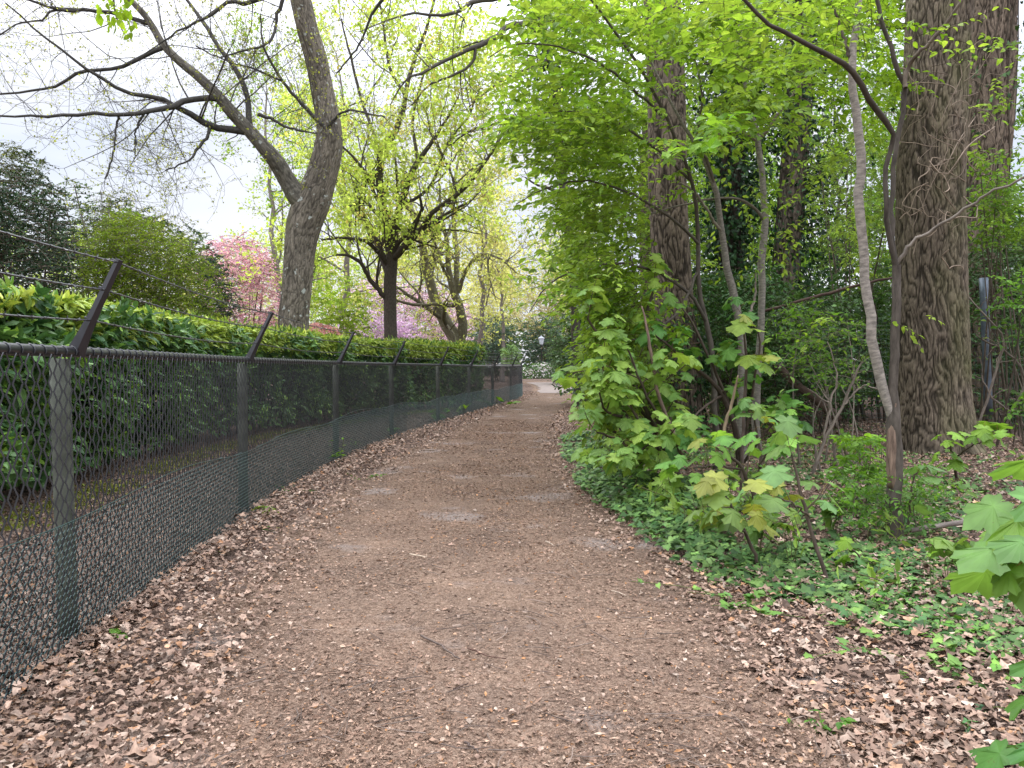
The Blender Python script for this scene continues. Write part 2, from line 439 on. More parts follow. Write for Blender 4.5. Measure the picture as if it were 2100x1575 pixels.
def soil_mat(name, stops, s1=14., s2=55., bump=.9, dist=.02, patch=None):
    """fragments: two sizes of Voronoi cells with random colours, bumped"""
    m, nt, out = newmat(name)
    tc = nt.nodes.new('ShaderNodeTexCoord'); pos = tc.outputs['Object']
    wn = N_(nt, 'ShaderNodeTexNoise', Scale=9.0, Detail=3.0); LK(nt, pos, wn.inputs['Vector'])
    dv = nt.nodes.new('ShaderNodeVectorMath'); dv.operation = 'MULTIPLY_ADD'; LK(nt, wn.outputs['Color'], dv.inputs[0]); dv.inputs[1].default_value = (.08, .08, .08); LK(nt, pos, dv.inputs[2])
    cols = []; hs = []
    for s in (s1, s2):
        vo = N_(nt, 'ShaderNodeTexVoronoi', Scale=s, Randomness=1.0); LK(nt, dv.outputs[0], vo.inputs['Vector'])
        sp = nt.nodes.new('ShaderNodeSeparateColor'); LK(nt, vo.outputs['Color'], sp.inputs[0])
        cols.append(ramp(nt, sp.outputs[0], stops)); hs.append((sp.outputs[1], vo.outputs['Distance']))
    nz = N_(nt, 'ShaderNodeTexNoise', Scale=1.3, Detail=5.0, Roughness=.6); LK(nt, pos, nz.inputs['Vector'])
    n3 = N_(nt, 'ShaderNodeTexNoise', Scale=130., Detail=3.0); LK(nt, pos, n3.inputs['Vector'])
    c = mixc(nt, 'MIX', .6, cols[0], cols[1])
    c = mixc(nt, 'MULTIPLY', 1.0, c, ramp(nt, nz.outputs['Fac'], [(.3, (.72, .72, .74)), (.7, (1.18, 1.15, 1.12))]))
    c = mixc(nt, 'MULTIPLY', 1.0, c, ramp(nt, n3.outputs['Fac'], [(.3, (.6, .6, .6)), (.65, (1.25, 1.25, 1.25))]))
    if patch:
        n4 = N_(nt, 'ShaderNodeTexNoise', Scale=.9, Detail=5.0); LK(nt, pos, n4.inputs['Vector'])
        c = mixc(nt, 'MIX', ramp(nt, n4.outputs['Fac'], [(.58, (0, 0, 0)), (.7, (.85, .85, .85))]), c, patch)
    p = N_(nt, 'ShaderNodeBsdfPrincipled', Roughness=.95); p.inputs['Specular IOR Level'].default_value = .1
    LK(nt, c, p.inputs['Base Color'])
    ad = nt.nodes.new('ShaderNodeMath'); ad.operation = 'ADD'; LK(nt, hs[0][0], ad.inputs[0]); LK(nt, hs[1][0], ad.inputs[1])
    a2 = nt.nodes.new('ShaderNodeMath'); a2.operation = 'ADD'; LK(nt, ad.outputs[0], a2.inputs[0]); LK(nt, n3.outputs['Fac'], a2.inputs[1])
    b = N_(nt, 'ShaderNodeBump', Strength=bump, Distance=dist); LK(nt, a2.outputs[0], b.inputs['Height']); LK(nt, b.outputs[0], p.inputs['Normal'])
    LK(nt, p.outputs[0], out.inputs[0]); return m

def tint_mat(name, rough=.9, spec=.15, nscale=50.):
    m, nt, out = newmat(name)
    c = attr(nt, 'tint')
    tc = nt.nodes.new('ShaderNodeTexCoord'); nz = N_(nt, 'ShaderNodeTexNoise', Scale=nscale, Detail=3.0); LK(nt, tc.outputs['Object'], nz.inputs['Vector'])
    c = mixc(nt, 'MULTIPLY', 1.0, c, ramp(nt, nz.outputs['Fac'], [(.3, (.65,) * 3), (.7, (1.2,) * 3)]))
    p = N_(nt, 'ShaderNodeBsdfPrincipled', Roughness=rough); p.inputs['Specular IOR Level'].default_value = spec
    LK(nt, c, p.inputs['Base Color']); LK(nt, p.outputs[0], out.inputs[0]); return m

M_FRESH = leaf_mat('fresh_leaf', .52)
M_FAR = leaf_mat('spring_leaf', .6, .7, .1, (1.25, 1.25, .8), nscale=4)
M_MAPLE = leaf_mat('maple_leaf', .42, .5, .3, nscale=14, spots=28)
M_IVY = leaf_mat('ivy_leaf', .15, .5, .22, nscale=20)
M_LAUREL = leaf_mat('laurel_leaf', .25, .4, .4, nscale=15)
M_DARK = leaf_mat('dark_leaf', .2, .5, .3, nscale=12)
M_PETAL = leaf_mat('blossom', .45, .7, .1, (1.1, .9, 1.0), nscale=6)
M_BARK = bark_mat('oak_bark', 40., .3, .6, .008)
M_BARKL = bark_mat('lichen_bark', 36., .25, .6, .008, lichen=((.42, .44, .40), .63))
M_TWIG = bark_mat('twig_bark', 30., .3, .3, .004)
M_BIRCH = bark_mat('pale_bark', 20., 2.4, .3, .003, rough=.7, lo=.4, hi=1.15)
M_LITTER = tint_mat('dead_leaf', .75, .25, 45.)
M_CHIP = tint_mat('wood_chip', .9, .1, 90.)
M_RAIL = plain_mat('black_coating', (.018, .017, .021), .32, 0, .6)
M_WIRE = plain_mat('dark_wire', (.06, .06, .066), .35, .3, .5)
M_GREENWIRE = plain_mat('green_wire', (.018, .05, .045), .45, .1, .5)
M_POST = plain_mat('mossy_post', (.088, .095, .074), .8, 0, .2, (9., .55, 1.5))
M_GALV = plain_mat('galvanised', (.13, .155, .19), .5, .6, .5, (7., .6, 1.3))
M_GROUND = soil_mat('litter_soil', [(0, (.05, .034, .027)), (.35, (.13, .088, .068)), (.7, (.2, .14, .112)), (1, (.28, .2, .165))], 22., 70.)
M_PATH = soil_mat('chip_path', [(0, (.072, .048, .035)), (.3, (.16, .107, .077)), (.7, (.228, .157, .115)), (1, (.31, .227, .172))], 48., 120., .8, .012, patch=(.28, .24, .22))
SKY_LO, SKY_HI = 10.8, 54.0
# ================================================================== SETTING
def sheet(xs, ys, zf, name, mat):
    X, Y = np.meshgrid(xs, ys); Z = zf(X, Y)
    g = Geo(); nx, ny = len(xs), len(ys)
    i = np.arange(ny - 1)[:, None] * nx; j = np.arange(nx - 1)[None]
    q = np.stack([i + j, i + j + 1, i + nx + j + 1, i + nx + j], -1).reshape(-1, 4)
    g.add(np.stack([X, Y, Z], -1).reshape(-1, 3), np.concatenate([q[:, [0, 1, 2]], q[:, [0, 2, 3]]]), (.2, .2, .2))
    return g.build(name, mat, None, True)
def spread(a, b, n, k): 
    return a + (b - a) * (np.linspace(0, 1, n + 1)[1:] ** k)
xs = np.concatenate([-spread(10, 600, 50, 3)[::-1], np.arange(-10, 10.01, .15), spread(10, 600, 50, 3)])
ys = np.concatenate([-spread(0, 80, 20, 2)[::-1], np.arange(0, 16.01, .15), spread(16, 90, 90, 1.3), spread(90, 800, 30, 2)])
tag(sheet(xs, ys, ground, 'ground', M_GROUND), kind='structure')

# path: a ribbon of chips that bends right, then away to the left
cx = np.array([[.15, -12], [.15, 0], [.0, 2.8], [-.25, 5], [-.5, 8], [-.55, 12], [-.25, 17], [.35, 24], [1.35, 31], [2.1, 38], [2.85, 46], [2.9, 54], [1.6, 61], [-2, 66.5], [-9, 69], [-22, 71]])
hw = np.array([1.75, 1.75, 1.7, 1.6, 1.35, 1.35, 1.45, 1.5, 1.5, 1.6, 1.7, 1.7, 1.8, 2, 2, 2])
pc = resample(np.c_[cx, np.zeros(len(cx))], 400); pw = np.interp(np.linspace(0, 1, 400), np.linspace(0, 1, len(hw)), hw)
tt = norm(np.gradient(pc, axis=0)); nn = np.stack([tt[:, 1], -tt[:, 0]], 1)
u = np.linspace(-1, 1, 25)
edge = .22 * (vnoise(np.c_[np.arange(400) * .21, np.zeros(400), np.zeros(400)]) - .5)
PX = pc[:, None, :2] + nn[:, None] * ((pw + edge)[:, None] * u[None])[..., None]
PZ = ground(PX[..., 0], PX[..., 1]) + .014 - .008 * np.abs(u)[None] ** 4
g = Geo(); i = np.arange(399)[:, None] * 25; j = np.arange(24)[None]
q = np.stack([i + j, i + j + 1, i + 26 + j, i + 25 + j], -1).reshape(-1, 4)
g.add(np.concatenate([PX, PZ[..., None]], -1).reshape(-1, 3), np.concatenate([q[:, [0, 1, 2]], q[:, [0, 2, 3]]]), (.2, .15, .12))
tag(g.build('path', M_PATH, None, True), kind='structure')
# worn asphalt showing where the path bends
a0, a1 = np.searchsorted(pc[:300, 1], 41.5), np.searchsorted(pc[:300, 1], 59)
g = Geo(); QX = PX[a0:a1, 3:22].copy(); m_ = len(QX); QX += .25 * (vnoise(np.concatenate([QX * 1.3, QX[..., :1] * 0], -1)) - .5)[..., None]
QZ = ground(QX[..., 0], QX[..., 1]) + .024; i = np.arange(m_ - 1)[:, None] * 19; j = np.arange(18)[None]; q = np.stack([i + j, i + j + 1, i + 20 + j, i + 19 + j], -1).reshape(-1, 4)
g.add(np.concatenate([QX, QZ[..., None]], -1).reshape(-1, 3), np.concatenate([q[:, [0, 1, 2]], q[:, [0, 2, 3]]]), (.3, .3, .3))
tag(g.build('asphalt', plain_mat('worn_asphalt', (.215, .175, .155), .9, 0, .2, (3., .8, 1.15)), None, True), kind='structure')
def path_u(x, y):
    """signed offset from the path centre in half-widths"""
    k = np.searchsorted(pc[:280, 1], y).clip(0, 279)
    return (x - pc[k, 0]) / pw[k]

# dead leaves
def litter_cols(n):
    pal = np.array([(.28, .192, .15), (.235, .155, .122), (.34, .25, .205), (.17, .11, .085), (.31, .19, .125), (.10, .066, .05), (.40, .315, .265), (.34, .18, .10)])
    w = np.array([.24, .22, .14, .16, .08, .09, .05, .02])
    return pal[rng.choice(len(pal), n, p=w / w.sum())] * np.exp(.22 * rng.standard_normal((n, 1))) * 1.14
g = Geo()
def scatter_litter(n, y0, y1, x0, x1, s0, s1, tm, sub=1.):
    y = y0 + (y1 - y0) * rng.random(n) ** 2.3; x = rng.uniform(np.maximum(x0, -.8 * y - .9), np.minimum(x1, .85 * y + 1.6)); uu = path_u(x, y); fx = fence_x(y)
    nz = vnoise(np.c_[x * 1.1, y * 1.1, np.zeros(n)]); nz2 = vnoise(np.c_[x * 3.1, y * 3.1, np.ones(n)])
    inside = np.abs(uu) < 1
    c = np.clip((np.abs(uu) - .52 - .25 * (nz - .5)) / .5, 0, 1)
    pr = np.where(uu < 0, c ** 1.2, c ** 1.1) * np.where(x < fx, .75, 1) + .07
    pr = pr * (.55 + .9 * nz2)
    k = rng.random(n) < pr
    x, y = x[k], y[k]; m = len(x); fx = fx[k]; uu = uu[k]
    sz = (s0 + (s1 - s0) * rng.random(m) ** 1.5 + .035 * (rng.random(m) < .05)) * (1 + .6 * sstep(7, 25, y)) * np.where(np.abs(uu) < .75, .6, 1) * np.where(x < fx - .1, .8, 1)
    bank = .10 * np.exp(-((x - fx - .35) / .45) ** 2) + .035 * np.clip(np.abs(uu) - .8, 0, 1)
    z = ground(x, y) + rng.uniform(.004, .02, m) + bank * rng.random(m) + .012
    th = rng.uniform(0, 2 * np.pi, m)
    ax = np.stack([np.cos(th), np.sin(th), rng.normal(0, .17, m)], 1)
    nr = np.stack([rng.normal(0, .27, m), rng.normal(0, .27, m), np.ones(m)], 1)
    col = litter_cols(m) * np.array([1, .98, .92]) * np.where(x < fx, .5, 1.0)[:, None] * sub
    leaves(g, tm, np.stack([x, y, z], 1), ax, nr, sz, col, .2)
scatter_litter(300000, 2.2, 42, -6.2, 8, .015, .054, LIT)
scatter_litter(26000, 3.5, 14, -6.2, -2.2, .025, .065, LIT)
n = 900; y = 2.5 + 14 * rng.random(n) ** 1.8; x = rng.uniform(-.75 * y, .75 * y); th = rng.uniform(0, 6.283, n); ln = rng.uniform(.03, .12, n); k = x > fence_x(y) - 3; x, y, th, ln = x[k], y[k], th[k], ln[k]; n = len(x)
tt_ = np.linspace(-1, 1, 4)[None]; bx = rng.normal(0, .15, (n, 1)) * ln[:, None] * tt_ ** 2
X4 = x[:, None] + np.cos(th)[:, None] * ln[:, None] * tt_ - np.sin(th)[:, None] * bx; Y4 = y[:, None] + np.sin(th)[:, None] * ln[:, None] * tt_ + np.cos(th)[:, None] * bx
tubes(g, np.stack([X4, Y4, ground(X4, Y4) + .032 + .004 * tt_], -1), np.linspace(.0028, .0014, 4)[None].repeat(n, 0), 4, tints(n, (.10, .07, .055), (.22, .17, .14), .2))
tag(g.build('dead_leaves', M_LITTER), 'brown dead leaves lying along both sides of the path and under the trees', 'leaf litter', kind='stuff')

# chips and crumbs of wood on the path
g = Geo()
def chips(n, y0, y1, s0, s1):
    y = y0 + (y1 - y0) * rng.random(n) ** 2.4; uu = rng.normal(0, .55, n); x_ = vnoise(np.c_[uu * 2.2 + 5, y * 1.1, np.zeros(n)]); k = (np.abs(uu) < 1.25) & (rng.random(n) < np.clip(1.9 - 2.2 * x_, .12, 1)); y, uu = y[k], uu[k]; m = len(y)
    kk = np.searchsorted(pc[:280, 1], y).clip(0, 279); x = pc[kk, 0] + uu * pw[kk]
    z = ground(x, y) + .016 + rng.uniform(0, .008, m)
    th = rng.uniform(0, 2 * np.pi, m)
    pal = np.array([(.215, .142, .11), (.275, .187, .145), (.11, .072, .055), (.33, .235, .185), (.38, .295, .24), (.33, .175, .09)])
    col = pal[rng.choice(6, m, p=[.33, .29, .19, .13, .015, .045])] * np.array([.98, .95, .88]) * np.exp(.2 * rng.standard_normal((m, 1)))
    leaves(g, CHIP, np.stack([x, y, z], 1), np.stack([np.cos(th), np.sin(th), rng.normal(0, .2, m)], 1),
           np.stack([rng.normal(0, .4, m), rng.normal(0, .4, m), np.ones(m)], 1), (1 + .5 * sstep(6, 16, y)) * rng.uniform(s0, s1, m) * np.exp(.3 * rng.standard_normal(m)), col, .35)
chips(190000, 2.3, 22, .008, .026)
tag(g.build('wood_chips', M_CHIP), 'reddish brown wood chips and bark crumbs covering the path', 'wood chips', kind='stuff')

# ================================================================== FENCE
fence = thing('chain_link_fence', 'long dark chain link fence with leaning barbed wire arms beside the path', 'fence', (-2.31, 4, 0))
fy = np.array([1., 4, 8, 12, 16, 20, 24.5, 29, 33, 37, 39.5]); 
fpts = np.c_[fence_x(fy), fy, np.zeros(len(fy))]; fpts = np.concatenate([fpts, [[.35, 41.2, 0], [-.5, 42.4, 0], [-3, 43.6, 0], [-8, 45, 0]]])
fl = resample(fpts, 1200); fs = np.concatenate([[0], np.cumsum(np.linalg.norm(np.diff(fl, axis=0), axis=1))])
ftan = norm(np.gradient(fl, axis=0)); fnor = np.stack([ftan[:, 1], -ftan[:, 0], 0 * ftan[:, 0]], 1)
def fat(s, z, off=0.):
    s = np.asarray(s, float)
    p = np.stack([np.interp(s, fs, fl[:, k]) for k in range(3)], -1); n = np.stack([np.interp(s, fs, fnor[:, k]) for k in range(3)], -1)
    p = p + n * np.asarray(off, float)[..., None] if np.ndim(off) else p + n * off
    p[..., 2] = ground(p[..., 0], p[..., 1]) + z
    return p
def s_of_y(y): return np.interp(y, fl[:900, 1], fs[:900])
RH = 1.585
SL = fs[-1]; sm = np.linspace(0, SL, 260)
g = Geo(); P = fat(sm, RH); tubes(g, P[None], np.full((1, 260), .029), 10, (.04, .04, .04), 0); g.build('top_rail', M_RAIL, fence, True)
post_s = list(s_of_y(np.array([4, 7.75, 12, 16, 20.2, 24.5, 29, 33, 37]))) + [s_of_y(37) + d for d in (3.6, 7.2, 10.8)]
tips = []
for k, s in enumerate(post_s):
    g = Geo(); b = fat(s, 0., -.055)
    P = np.stack([b + np.array([0, 0, z]) for z in (-.05, .4, .8, 1.2, 1.55)]); 
    lean = np.array([.018, 0, 0]) if k == 0 else rng.normal(0, .006, 3) * [1, 1, 0]
    P = P - lean * (P[:, 2:3] - .2); tubes(g, P[None], np.full((1, 5), .049), 14, (.05, .05, .04), 0, True)
    po = g.build('post', M_POST, fence, True)
    # tapered arm of bent plate leaning over the path
    n = np.array([np.interp(s, fs, fnor[:, 0]), np.interp(s, fs, fnor[:, 1]), 0]); t = np.array([np.interp(s, fs, ftan[:, 0]), np.interp(s, fs, ftan[:, 1]), 0])
    g = Geo(); a0 = fat(s, RH - .01); a1 = a0 + n * .245 + np.array([0, 0, .50])
    if k < 1: a1 = a0 + np.array([.25, -.02, .495])
    tips.append((a0, a1))
    m = 7; f = np.linspace(0, 1, m)
    wid = np.interp(f, [0, .22, .5, 1], [.05, .034, .026, .021])
    pts = []
    up = norm(a1 - a0); w_ = norm(np.cross(up, t))
    for fi, wi in zip(f, wid):
        c = a0 + (a1 - a0) * fi; pts += [c - w_ * wi, c - w_ * wi * .2 - t * .022 * (1 - .4 * fi), c + w_ * wi, c + w_ * wi * .2 + t * .022 * (1 - .4 * fi)]
    tr = []
    for i_ in range(m - 1):
        for j_ in range(4):
            a, b_, c_, d_ = i_ * 4 + j_, i_ * 4 + (j_ + 1) % 4, i_ * 4 + 4 + (j_ + 1) % 4, i_ * 4 + 4 + j_
            tr += [(a, b_, c_), (a, c_, d_)]
    e = (m - 1) * 4; tr += [(e, e + 1, e + 2), (e, e + 2, e + 3), (0, 2, 1), (0, 3, 2)]
    g.add(np.array(pts), np.array(tr), (.04, .04, .04))
    for fi in (.36, .68, .97):   # wire notches
        c = a0 + (a1 - a0) * fi; tubes(g, np.stack([c - w_ * .0, c + w_ * .036])[None], np.array([[.009, .007]]), 5, (.04, .04, .04), 0, True)
    g.build('barbed_wire_arm', M_RAIL, po)
# three strands of barbed wire
A0 = np.array([a for a, b in tips]); A1 = np.array([b for a, b in tips]); ps = np.array(post_s)
for fi in (.36, .68, .97):
    W = A0 + (A1 - A0) * fi; W = np.concatenate([[W[0] - (W[1] - W[0]) * .8], W])
    ss = np.concatenate([[ps[0] - (ps[1] - ps[0]) * .8], ps])
    q = np.linspace(ss[0], ss[-1], 330); Pw = np.stack([np.interp(q, ss, W[:, k]) for k in range(3)], 1)
    loc = np.interp(q, ss, np.arange(len(ss))) % 1; Pw[:, 2] -= .035 * 4 * loc * (1 - loc)
    g = Geo(); tubes(g, Pw[None], np.full((1, 330), .0042), 4, (.05, .05, .05), 0)
    nb = int((ss[-1] - ss[0]) / .11); qb = np.linspace(ss[0], ss[-1], nb); Pb = np.stack([np.interp(qb, q, Pw[:, k]) for k in range(3)], 1)
    dv = norm(rng.standard_normal((nb, 3))) * .018
    tubes(g, np.stack([Pb - dv, Pb + dv], 1), np.full((nb, 2), .0024), 3, (.05, .05, .05), 0)
    tubes(g, np.stack([Pb - ftan[0] * .012, Pb + ftan[0] * .012], 1), np.full((nb, 2), .0065), 4, (.05, .05, .05), 0)
    g.build('barbed_wire', M_WIRE, fence)
# chain link: every wire a zigzag
hwid, hh = .052, .046; nz_ = int((RH - .04) / hh); nw = int(SL / hwid)
I = np.arange(nw)[:, None]; Kk = np.arange(nz_ + 1)[None]
s = (I + ((Kk + I) % 2)) * hwid
zz = RH - .016 - Kk * hh + 0 * I
zz = zz + .010 * (vnoise(np.stack([s * .8, zz, 0 * s], -1)) - .5)
off = .034 + .005 * np.where((Kk + I) % 2 == 0, 1, -1)
near = (I[:, 0] * hwid < 16)
P = fat(np.clip(s, 0, SL), zz, off)
g = Geo(); tubes(g, P[near], np.full(P[near].shape[:2], .0044), 4, (.05, .05, .05), .05); tubes(g, P[~near], np.full(P[~near].shape[:2], .0036), 3, (.05, .05, .05), .05)
# hooks over the rail
hs_ = (np.arange(int(24 / (2 * hwid))) * 2 + 1) * hwid; th = np.linspace(-.55, 1.5, 5)
Q = np.stack([fat(hs_, RH + .030 * math.sin(a), .032 * math.cos(a)) for a in th], 1)
tubes(g, Q, np.full(Q.shape[:2], .0034), 4, (.05, .05, .05), .05)
g.build('wire_mesh', M_WIRE, fence, True)
# second, finer green netting along the foot
cw, chh = .042, .031
ncol = int(SL / cw); nrow = int(.72 / chh)
ci, ri = np.meshgrid(np.arange(ncol), np.arange(nrow)); keep = (ci * cw < 26) | ((ci + ri) % 1 == 0)
s0 = (ci + .5 * (ri % 2)).ravel() * cw; z0 = (ri.ravel()) * chh
topw = .70 + .03 * np.sin(s0 * 1.7) + .03 * np.sin(s0 * .61)
m = z0 < topw; s0, z0 = s0[m], z0[m]
def nz3(s, z): return .012 * (vnoise(np.stack([s * 3, z * 6, 0 * s], -1)) - .5)
def seg(sa, za, sb, zb):
    o = .048
    return np.stack([fat(np.clip(sa, 0, SL), za + nz3(sa, za), o + nz3(sa, za)), fat(np.clip(sb, 0, SL), zb + nz3(sb, zb), o + nz3(sb, zb))], 1)
segs = np.concatenate([seg(s0, z0 + chh * .33, s0, z0 + chh * .75), seg(s0, z0 + chh * .75, s0 + cw / 2, z0 + chh * 1.15), seg(s0, z0 + chh * .75, s0 - cw / 2, z0 + chh * 1.15)])
g = Geo(); tubes(g, segs, np.full((len(segs), 2), .0021), 3, (.02, .05, .045), .1)
sm2 = np.linspace(0, SL, 300); tubes(g, fat(sm2, .72 + .03 * np.sin(sm2 * 1.7) + .03 * np.sin(sm2 * .61), .05)[None], np.full((1, 300), .003), 4, (.02, .05, .045), 0)
g.build('foot_netting', M_GREENWIRE, fence)

# ================================================================== HEDGE
hedge = thing('laurel_hedge', 'clipped laurel hedge with fresh yellow green tips behind the chain link fence', 'hedge', (-5.6, 12, 0))
hp = resample(np.array([[-4.95, 3, 0], [-5.35, 8, 0], [-5.8, 13, 0], [-5.7, 17, 0], [-4.5, 22.5, 0], [-2.9, 27, 0], [-1.2, 30.2, 0]]), 300)
hs = np.concatenate([[0], np.cumsum(np.linalg.norm(np.diff(hp, axis=0), axis=1))]); ht = norm(np.gradient(hp, axis=0)); hn = np.stack([ht[:, 1], -ht[:, 0], 0 * ht[:, 0]], 1)
def hat(s, back, z):
    p = np.stack([np.interp(s, hs, hp[:, k]) for k in range(3)], -1); n = np.stack([np.interp(s, hs, hn[:, k]) for k in range(3)], -1)
    p = p - n * back[:, None]; p[:, 2] = ground(p[:, 0], p[:, 1]) + z; return p, n
HL = hs[-1]; HT = 2.3; TH = 1.35
def hedge_leaves(g, n, mode, size, ca, cb, near=True):
    s = (rng.random(n) ** (1.35 if near else 1.)) * HL
    bump = -.22 * np.exp(-s / 9) + (.2 + .3 * np.exp(-s / 8)) * (vnoise(np.c_[s * 1.3, np.zeros(n), np.zeros(n)]) - .5) + .1 * (vnoise(np.c_[s * 4, np.ones(n), np.zeros(n)]) - .5)
    if mode == 'top': back = rng.uniform(-.08, TH, n); z = HT + bump + rng.normal(0, .07, n)
    elif mode == 'crest': s = 6 + (HL - 6) * rng.random(n); z = HT - .42 * rng.random(n) ** 1.6 + .03; back = -.13 + rng.exponential(.1, n)
    elif mode == 'face':
        z = .18 + (HT - .15) * rng.random(n) ** .8
        back = -.14 + rng.exponential(.24, n) + 1.0 * (vnoise(np.c_[s * 1.6, z * 1.9, np.zeros(n)]) - .45) + .25 * np.clip(.6 - z, 0, 1)
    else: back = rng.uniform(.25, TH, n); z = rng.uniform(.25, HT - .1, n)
    p, nn_ = hat(s, back, z)
    r = rng.standard_normal((n, 3))
    if mode == 'top': ax = r * .55 + np.array([0, 0, .9]); nr = nn_ * .8 + r[:, ::-1] * .6
    else: ax = nn_ * .55 + r * .6 + np.array([0, 0, .05]); nr = nn_ * .35 + np.array([0, 0, .8]) + .55 * r[:, [1, 2, 0]]
    far = 1.35 - .25 * sstep(7, 16, p[:, 1])
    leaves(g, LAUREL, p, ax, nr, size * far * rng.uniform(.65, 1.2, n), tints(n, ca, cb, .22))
g = Geo()
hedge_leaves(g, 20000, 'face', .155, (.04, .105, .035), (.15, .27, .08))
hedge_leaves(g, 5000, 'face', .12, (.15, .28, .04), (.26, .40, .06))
hedge_leaves(g, 22000, 'in', .16, (.012, .04, .010), (.025, .08, .018))  # inner leaves tinted dark: shade inside the hedge is put in their colour
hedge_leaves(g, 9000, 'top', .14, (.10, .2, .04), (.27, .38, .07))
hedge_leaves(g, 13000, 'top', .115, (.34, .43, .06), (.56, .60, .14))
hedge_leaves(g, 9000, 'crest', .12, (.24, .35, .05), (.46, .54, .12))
# end wall of the hedge
n = 900; p, nn_ = hat(np.full(n, HL), rng.uniform(-.1, TH, n), rng.uniform(.15, HT, n)); r = rng.standard_normal((n, 3))
leaves(g, LAUREL, p + ht[-1] * rng.normal(0, .15, (n, 1)), r + ht[-1], np.array([0, 0, 1]) + .5 * r, .14, tints(n, (.04, .12, .02), (.12, .22, .03)))
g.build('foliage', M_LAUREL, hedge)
g = Geo(); n = 130; s = rng.uniform(0, HL, n); P0, _ = hat(s, rng.uniform(.35, .95, n), np.full(n, -.05)); L0 = []
for k in range(n):
    e = rng.normal(0, .35, 3); e[2] = rng.uniform(1.5, 2.2)
    L0.append(np.stack([P0[k] + e * f + np.array([.06, .06, 0]) * math.sin(f * 5 + k) for f in np.linspace(0, 1, 7)]))
tubes(g, np.array(L0), np.linspace(.035, .012, 7)[None].repeat(n, 0) * rng.uniform(.6, 1.3, (n, 1)), 6, (.07, .06, .045)); g.build('stems', M_TWIG, hedge, True)
# moss along the hedge foot
g = Geo(); n = 16000; s = rng.random(n) ** 1.3 * HL * .9; b = -.55 + rng.normal(0, .2, n); p, _ = hat(s, b, np.zeros(n))
k = (vnoise(np.c_[p[:, 0] * 2, p[:, 1] * 2, np.zeros(n)]) > .36) & (p[:, 0] < fence_x(p[:, 1]) - .25); p = p[k]; n = len(p); p[:, 2] += .02 + .05 * vnoise(p * 5)
leaves(g, DI, p, rng.standard_normal((n, 3)) * .8 + np.array([0, 0, .8]), rng.standard_normal((n, 3)), rng.uniform(.02, .045, n), tints(n, (.09, .12, .012), (.2, .2, .03), .3))
tag(g.build('moss', M_DARK), 'yellow green moss growing along the foot of the hedge', 'moss', kind='stuff')
# ================================================================== TREES
OAK = (.17, .145, .115); DARKB = (.075, .06, .05); GREYB = (.20, .185, .16)
def stack(ls):
    return np.stack([l[0] for l in ls]), np.stack([l[1] for l in ls])
def twig_leaves(g, P, per, tm, size, ca, cb, droop=.3, var=.18, jit=.03, t0=.2):
    N, K, _ = P.shape
    t = t0 + (1 - t0) * rng.random((N, per)); f = t * (K - 1); i = np.minimum(f.astype(int), K - 2); fr = (f - i)[..., None]
    n = np.arange(N)[:, None]; p = P[n, i] * (1 - fr) + P[n, i + 1] * fr + jit * rng.standard_normal((N, per, 3))
    r = rng.standard_normal((N, per, 3)); ax = r + np.array([0, 0, -droop]); nr = np.array([0, 0, 1]) + .7 * rng.standard_normal((N, per, 3))
    tn = tints(N, ca, cb, var)[:, None] * np.exp(.12 * rng.standard_normal((N, per, 1)))
    leaves(g, tm, p.reshape(-1, 3), ax.reshape(-1, 3), nr.reshape(-1, 3), (size * rng.uniform(.6, 1.2, (N, per))).reshape(-1), tn.reshape(-1, 3))

# --- big forked oak behind the hedge
D1 = 15.; DSCALE = 21.5 / 15
t1 = thing('oak_tree', 'big grey oak with mossy forked trunk, its long bare limb reaching left over the hedge', 'tree', (at(598, 755, D1 * DSCALE)[0], D1 * DSCALE, 0))
g = Geo()
P, R = limb([(598, 760, D1, 76), (601, 680, D1, 62), (608, 600, D1, 60), (614, 520, D1, 62), (624, 460, D1, 70), (640, 415, D1, 72), (660, 360, D1, 62), (672, 310, D1, 58), (675, 262, D1, 50), (660, 180, D1, 46), (648, 120, D1 - .1, 45), (632, 65, D1 - .2, 43), (617, 0, D1 - .3, 42), (603, -70, D1 - .5, 40), (590, -160, D1 - 1, 34), (600, -260, D1 - 1, 24)], 60, 0, True)
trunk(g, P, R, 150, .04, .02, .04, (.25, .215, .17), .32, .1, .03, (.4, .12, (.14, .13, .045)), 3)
Pl, Rl = limb([(645, 440, D1, 44), (612, 405, D1 - .1, 44), (590, 372, D1 - .2, 36), (567, 333, D1 - .4, 33), (535, 295, D1 - .6, 28), (510, 267, D1 - .7, 26), (478, 233, D1 - .8, 25), (450, 200, D1 - .9, 22), (410, 160, D1 - 1, 19), (370, 127, D1 - 1.1, 17), (335, 92, D1 - 1.2, 15), (310, 50, D1 - 1.3, 13), (287, 20, D1 - 1.4, 12), (235, -30, D1 - 1.6, 8), (180, -70, D1 - 1.8, 5)], 50)
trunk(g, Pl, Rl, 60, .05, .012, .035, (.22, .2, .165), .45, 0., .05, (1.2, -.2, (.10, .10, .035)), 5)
g.build('trunk', M_BARKL, t1, True)
